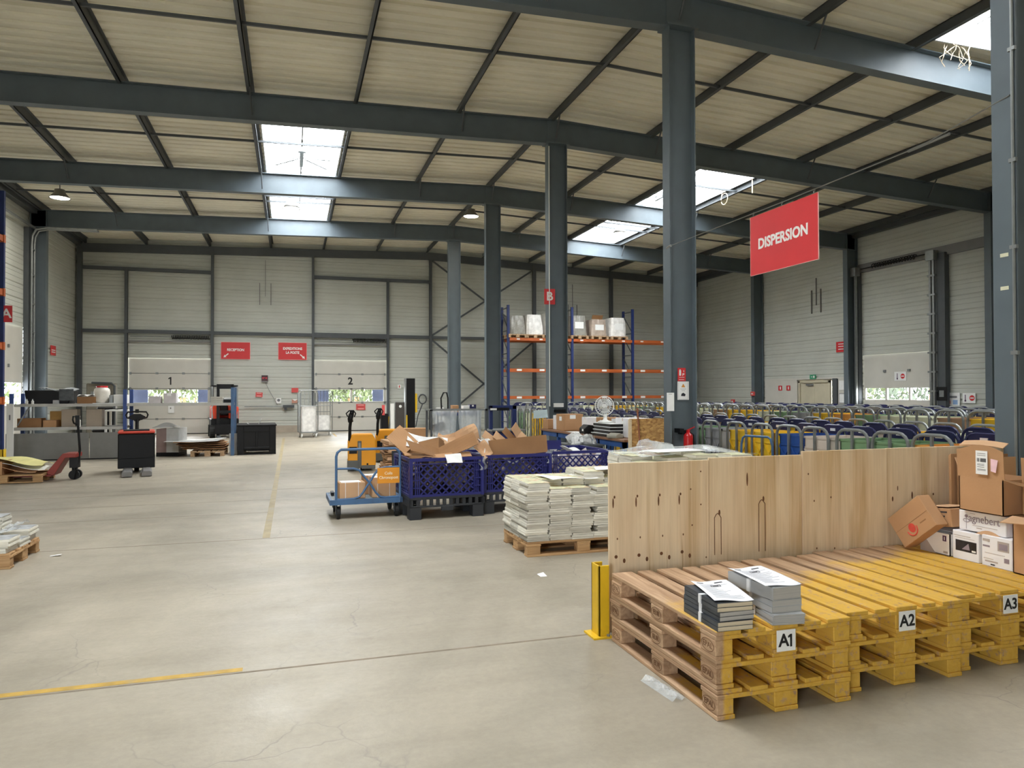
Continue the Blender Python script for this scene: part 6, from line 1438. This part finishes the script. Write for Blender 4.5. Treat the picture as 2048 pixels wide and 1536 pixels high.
# roll cages
def cage(label, loc, rz, fill):
    t = thing('roll_cage', label, 'roll cage', loc, rz, 'roll cages by dock door 2')
    f = MB()
    for y in (0, .62): f.tube([(0, y, .2), (0, y, 1.62), (.06, y, 1.72), (.56, y, 1.72), (.62, y, 1.62), (.62, y, .2)], .016, 6)
    for x in (.12, .24, .38, .50):
        f.tube([(x, .62, .2), (x, .62, 1.72)], .007, 4)
    for y in (.15, .31, .47): f.tube([(0, y, .2), (0, y, 1.6)], .007, 4)
    f.tube([(0, 0, 1.15), (.62, 0, 1.15)], .014, 5).tube([(0, .62, .9), (.62, .62, .9)], .012, 5); f.build('cage_frame', CHROME, t)
    MB().box(0, .62, 0, .62, .17, .21).build('cage_base', GREYMET, t)
    for x in (.06, .56):
        for y in (.06, .56): MB().cyl((x-.02, y, .07), (x+.02, y, .07), .07, 12).build('wheel', WHITE, t); 
    return t
def goods(label, loc, rz, h):
    t = thing('wrapped_parcel', label, 'parcel', loc, rz)
    MB().grid(lambda u, v: (.27*(abs(math.cos(2*math.pi*u))**.5)*(1 if math.cos(2*math.pi*u) > 0 else -1)*(1+.03*math.sin(17*u+9*v)), .27*(abs(math.sin(2*math.pi*u))**.5)*(1 if math.sin(2*math.pi*u) > 0 else -1), h*v), 28, 8).build('wrapped_goods', WRAP, t); MB().box(-.2, .2, -.2, .2, h-.01, h).build('top_sheet', PAPER, t)
cage('nearer chrome roll cage by dock door 2, filled with white wrapped goods', (.30, 26.95, 0), R(8), 1); goods('tall white wrapped goods standing in the nearer roll cage', (.58, 27.3, .212), R(8), .92)
cage('farther chrome roll cage by dock door 2, half filled with white bags', (.86, 28.1, 0), R(4), 1); goods('low white wrapped goods standing in the farther roll cage', (1.15, 28.43, .212), R(4), .55)
# stretch wrapper and stacker right of dock door 2
t = thing('stretch_wrapper', 'tall black stretch wrapper mast with a yellow guard strip', 'machine', (4.18, 28.0, 0)); MB().box(.12, .46, 0, .3, 0, 2.19).build('mast', BLKPL, t); MB().box(.07, .12, .0, .3, .1, 2.19).build('mast_rail', GREYMET, t); MB().box(.46, .55, .02, .2, .85, 1.6).box(.10, .16, -.02, .0, .1, .75).build('film_carriage', YELLOW, t, bev=.02); MB().box(-.2, .8, -.7, .4, 0, .10).build('turntable_base', STEEL2, t)
t = thing('pallet_stacker', 'dark stacker with a round white badge before the stretch wrapper', 'stacker', (3.40, 24.95, 0)); MB().box(.05, .37, 0, .2, .1, 1.30).build('mast', M('charcoal_paint', (66, 62, 58), .5), t, bev=.02); MB().cyl((.22, -.004, 1.15), (.22, .0, 1.15), .05, 14).build('badge', WHITE, t); MB().box(-.12, .0, .0, .1, .1, 1.25).build('reflective_side', WHITE, t); MB().tube([(-.25, .1, .1), (-.17, .1, .8)], .03, 6).build('yellow_lever', YELLOW, t); MB().box(-.45, -.2, .0, .3, .08, .9).build('motor_cover', BLKPL, t)
MB().box(-.4, .4, 0, .3, 0, .1).build('leg', BLKPL, t); MB().box(-.42, -.32, -.01, .0, .85, 1.2).build('handle_badge', PINKS, t)
simple_box('long tan carton on the floor before the stretch wrapper', (3.1, 22.0, 0), .9, .4, .52, CARD, R(-6))
t = thing('water_can', 'white plastic canister standing by the wall under the crossed braces', 'canister', (5.95, 30.3, .25)); MB().box(0, .34, 0, .25, 0, .75).build('can_body', WHITE, t, bev=.04); MB().cyl((.25, .12, .75), (.25, .12, .82), .04, 10).build('cap', GREYMET, t)
t = thing('wall_stand', 'low dark stand under the white canister', 'stand', (5.9, 30.25, 0)); MB().box(0, .45, 0, .4, .20, .249).build('stand_top', STEEL2, t); MB().box(0, .04, 0, .4, 0, .2).box(.41, .45, 0, .4, 0, .2).build('leg', STEEL2, t)
t = thing('coiled_cable', 'coiled grey cable hanging on the wall beside the canister', 'cable', (5.45, 30.9, 1.35)); MB().tube([(.17*math.cos(q*.5), 0, .2*math.sin(q*.5)) for q in range(14)], .03, 6).tube([(.0, 0, -.2), (-.2, 0, -.7), (-.3, 0, -1.2)], .025, 6).build('cable', STEEL2, t); MB().box(-.05, .05, .0, .28, .17, .22).build('hook', STEEL2, t)
t = thing('roll_conveyor', 'blue packing trolley with a black handle and clutter before the braces', 'trolley', (5.3, 22.0, 0)); MB().box(-.9, .35, 0, .6, .9, 1.0).build('tray', RBLUE, t)
for x in (-.85, .28): MB().box(x, x+.05, 0, .05, 0, .9).box(x, x+.05, .55, .6, 0, .9).build('leg', STEEL2, t)
MB().tube([(-.8, .1, 1.0), (-.82, .1, 1.45), (-.74, .1, 1.62), (-.64, .1, 1.62), (-.60, .1, 1.45), (-.6, .1, 1.0)], .025, 6).build('handle', BLKPL, t)
for k, (x, m_, h) in enumerate(((-.45, CARD, .22), (-.1, WHITE, .2), (.12, NAVY, .24))): simple_box(('brown', 'white', 'navy')[k]+' box on the blue packing trolley before the braces', (5.3+x, 22.1, 1.001), .2, .3, h, m_, 0, k == 2)

# ================================================================ greenery outside the dock doors
def bush(label, c, r_, mat, seed):
    rr = random.Random(seed); mb = MB()
    for k in range(2200):
        a, e = rr.uniform(0, 2*math.pi), rr.uniform(-.6, 1.5); q = r_*rr.uniform(.6, 1.0)
        p = Vector(c)+Vector((q*math.cos(a)*math.cos(e)*1.5, q*math.sin(a)*math.cos(e)*1.1, q*math.sin(e)))
        m = Matrix.Translation(p) @ Euler((rr.uniform(0, 6), rr.uniform(0, 6), rr.uniform(0, 6))).to_matrix().to_4x4(); s = rr.uniform(.08, .2)
        mb.add([(-s, 0, 0), (0, -s*.5, 0), (s, 0, 0), (0, s*.5, 0)], [(0, 1, 2, 3)], m)
    t = thing('leafy_shrub', label, 'shrub', (0, 0, 0)); mb.build('foliage', mat, t)
    st = MB()
    for k in range(5): st.tube([(c[0]+rr.uniform(-.1, .1), c[1], -1.1), (c[0]+rr.uniform(-.8, .8), c[1]+rr.uniform(-.4, .4), c[2]+.4)], .05, 5)
    st.build('stem', CARD3, t)
LF1 = M('yellow_green_leaf', (58, 70, 24), .6, 0, .35, 3); LF2 = M('dull_leaf', (40, 52, 32), .6, 0, .3, 3)  # two leaf tones, yellow green and grey green
bush('yellow green shrub outside dock door 2', (3.4, 39.0, 1.0), 1.7, LF1, 1); bush('grey green shrub farther out beyond the yellow green one', (1.9, 45.0, 1.1), 2.0, LF2, 2)
bush('yellow green shrub behind the dock door with the loaded shelf before it', (-5.2, 40.0, 1.0), 1.9, LF1, 3); bush('leafy tree seen through the trolley-side dock door window, nearer half', (31.0, 28.3, 1.4), 2.4, LF2, 4); bush('leafy tree seen through the trolley-side dock door window, farther half', (31.0, 33.8, 1.4), 2.4, LF1, 5)
bush('shrub outside the door behind the loaded shelf', (-15.0, 45.0, 1.0), 3.0, LF1, 6)
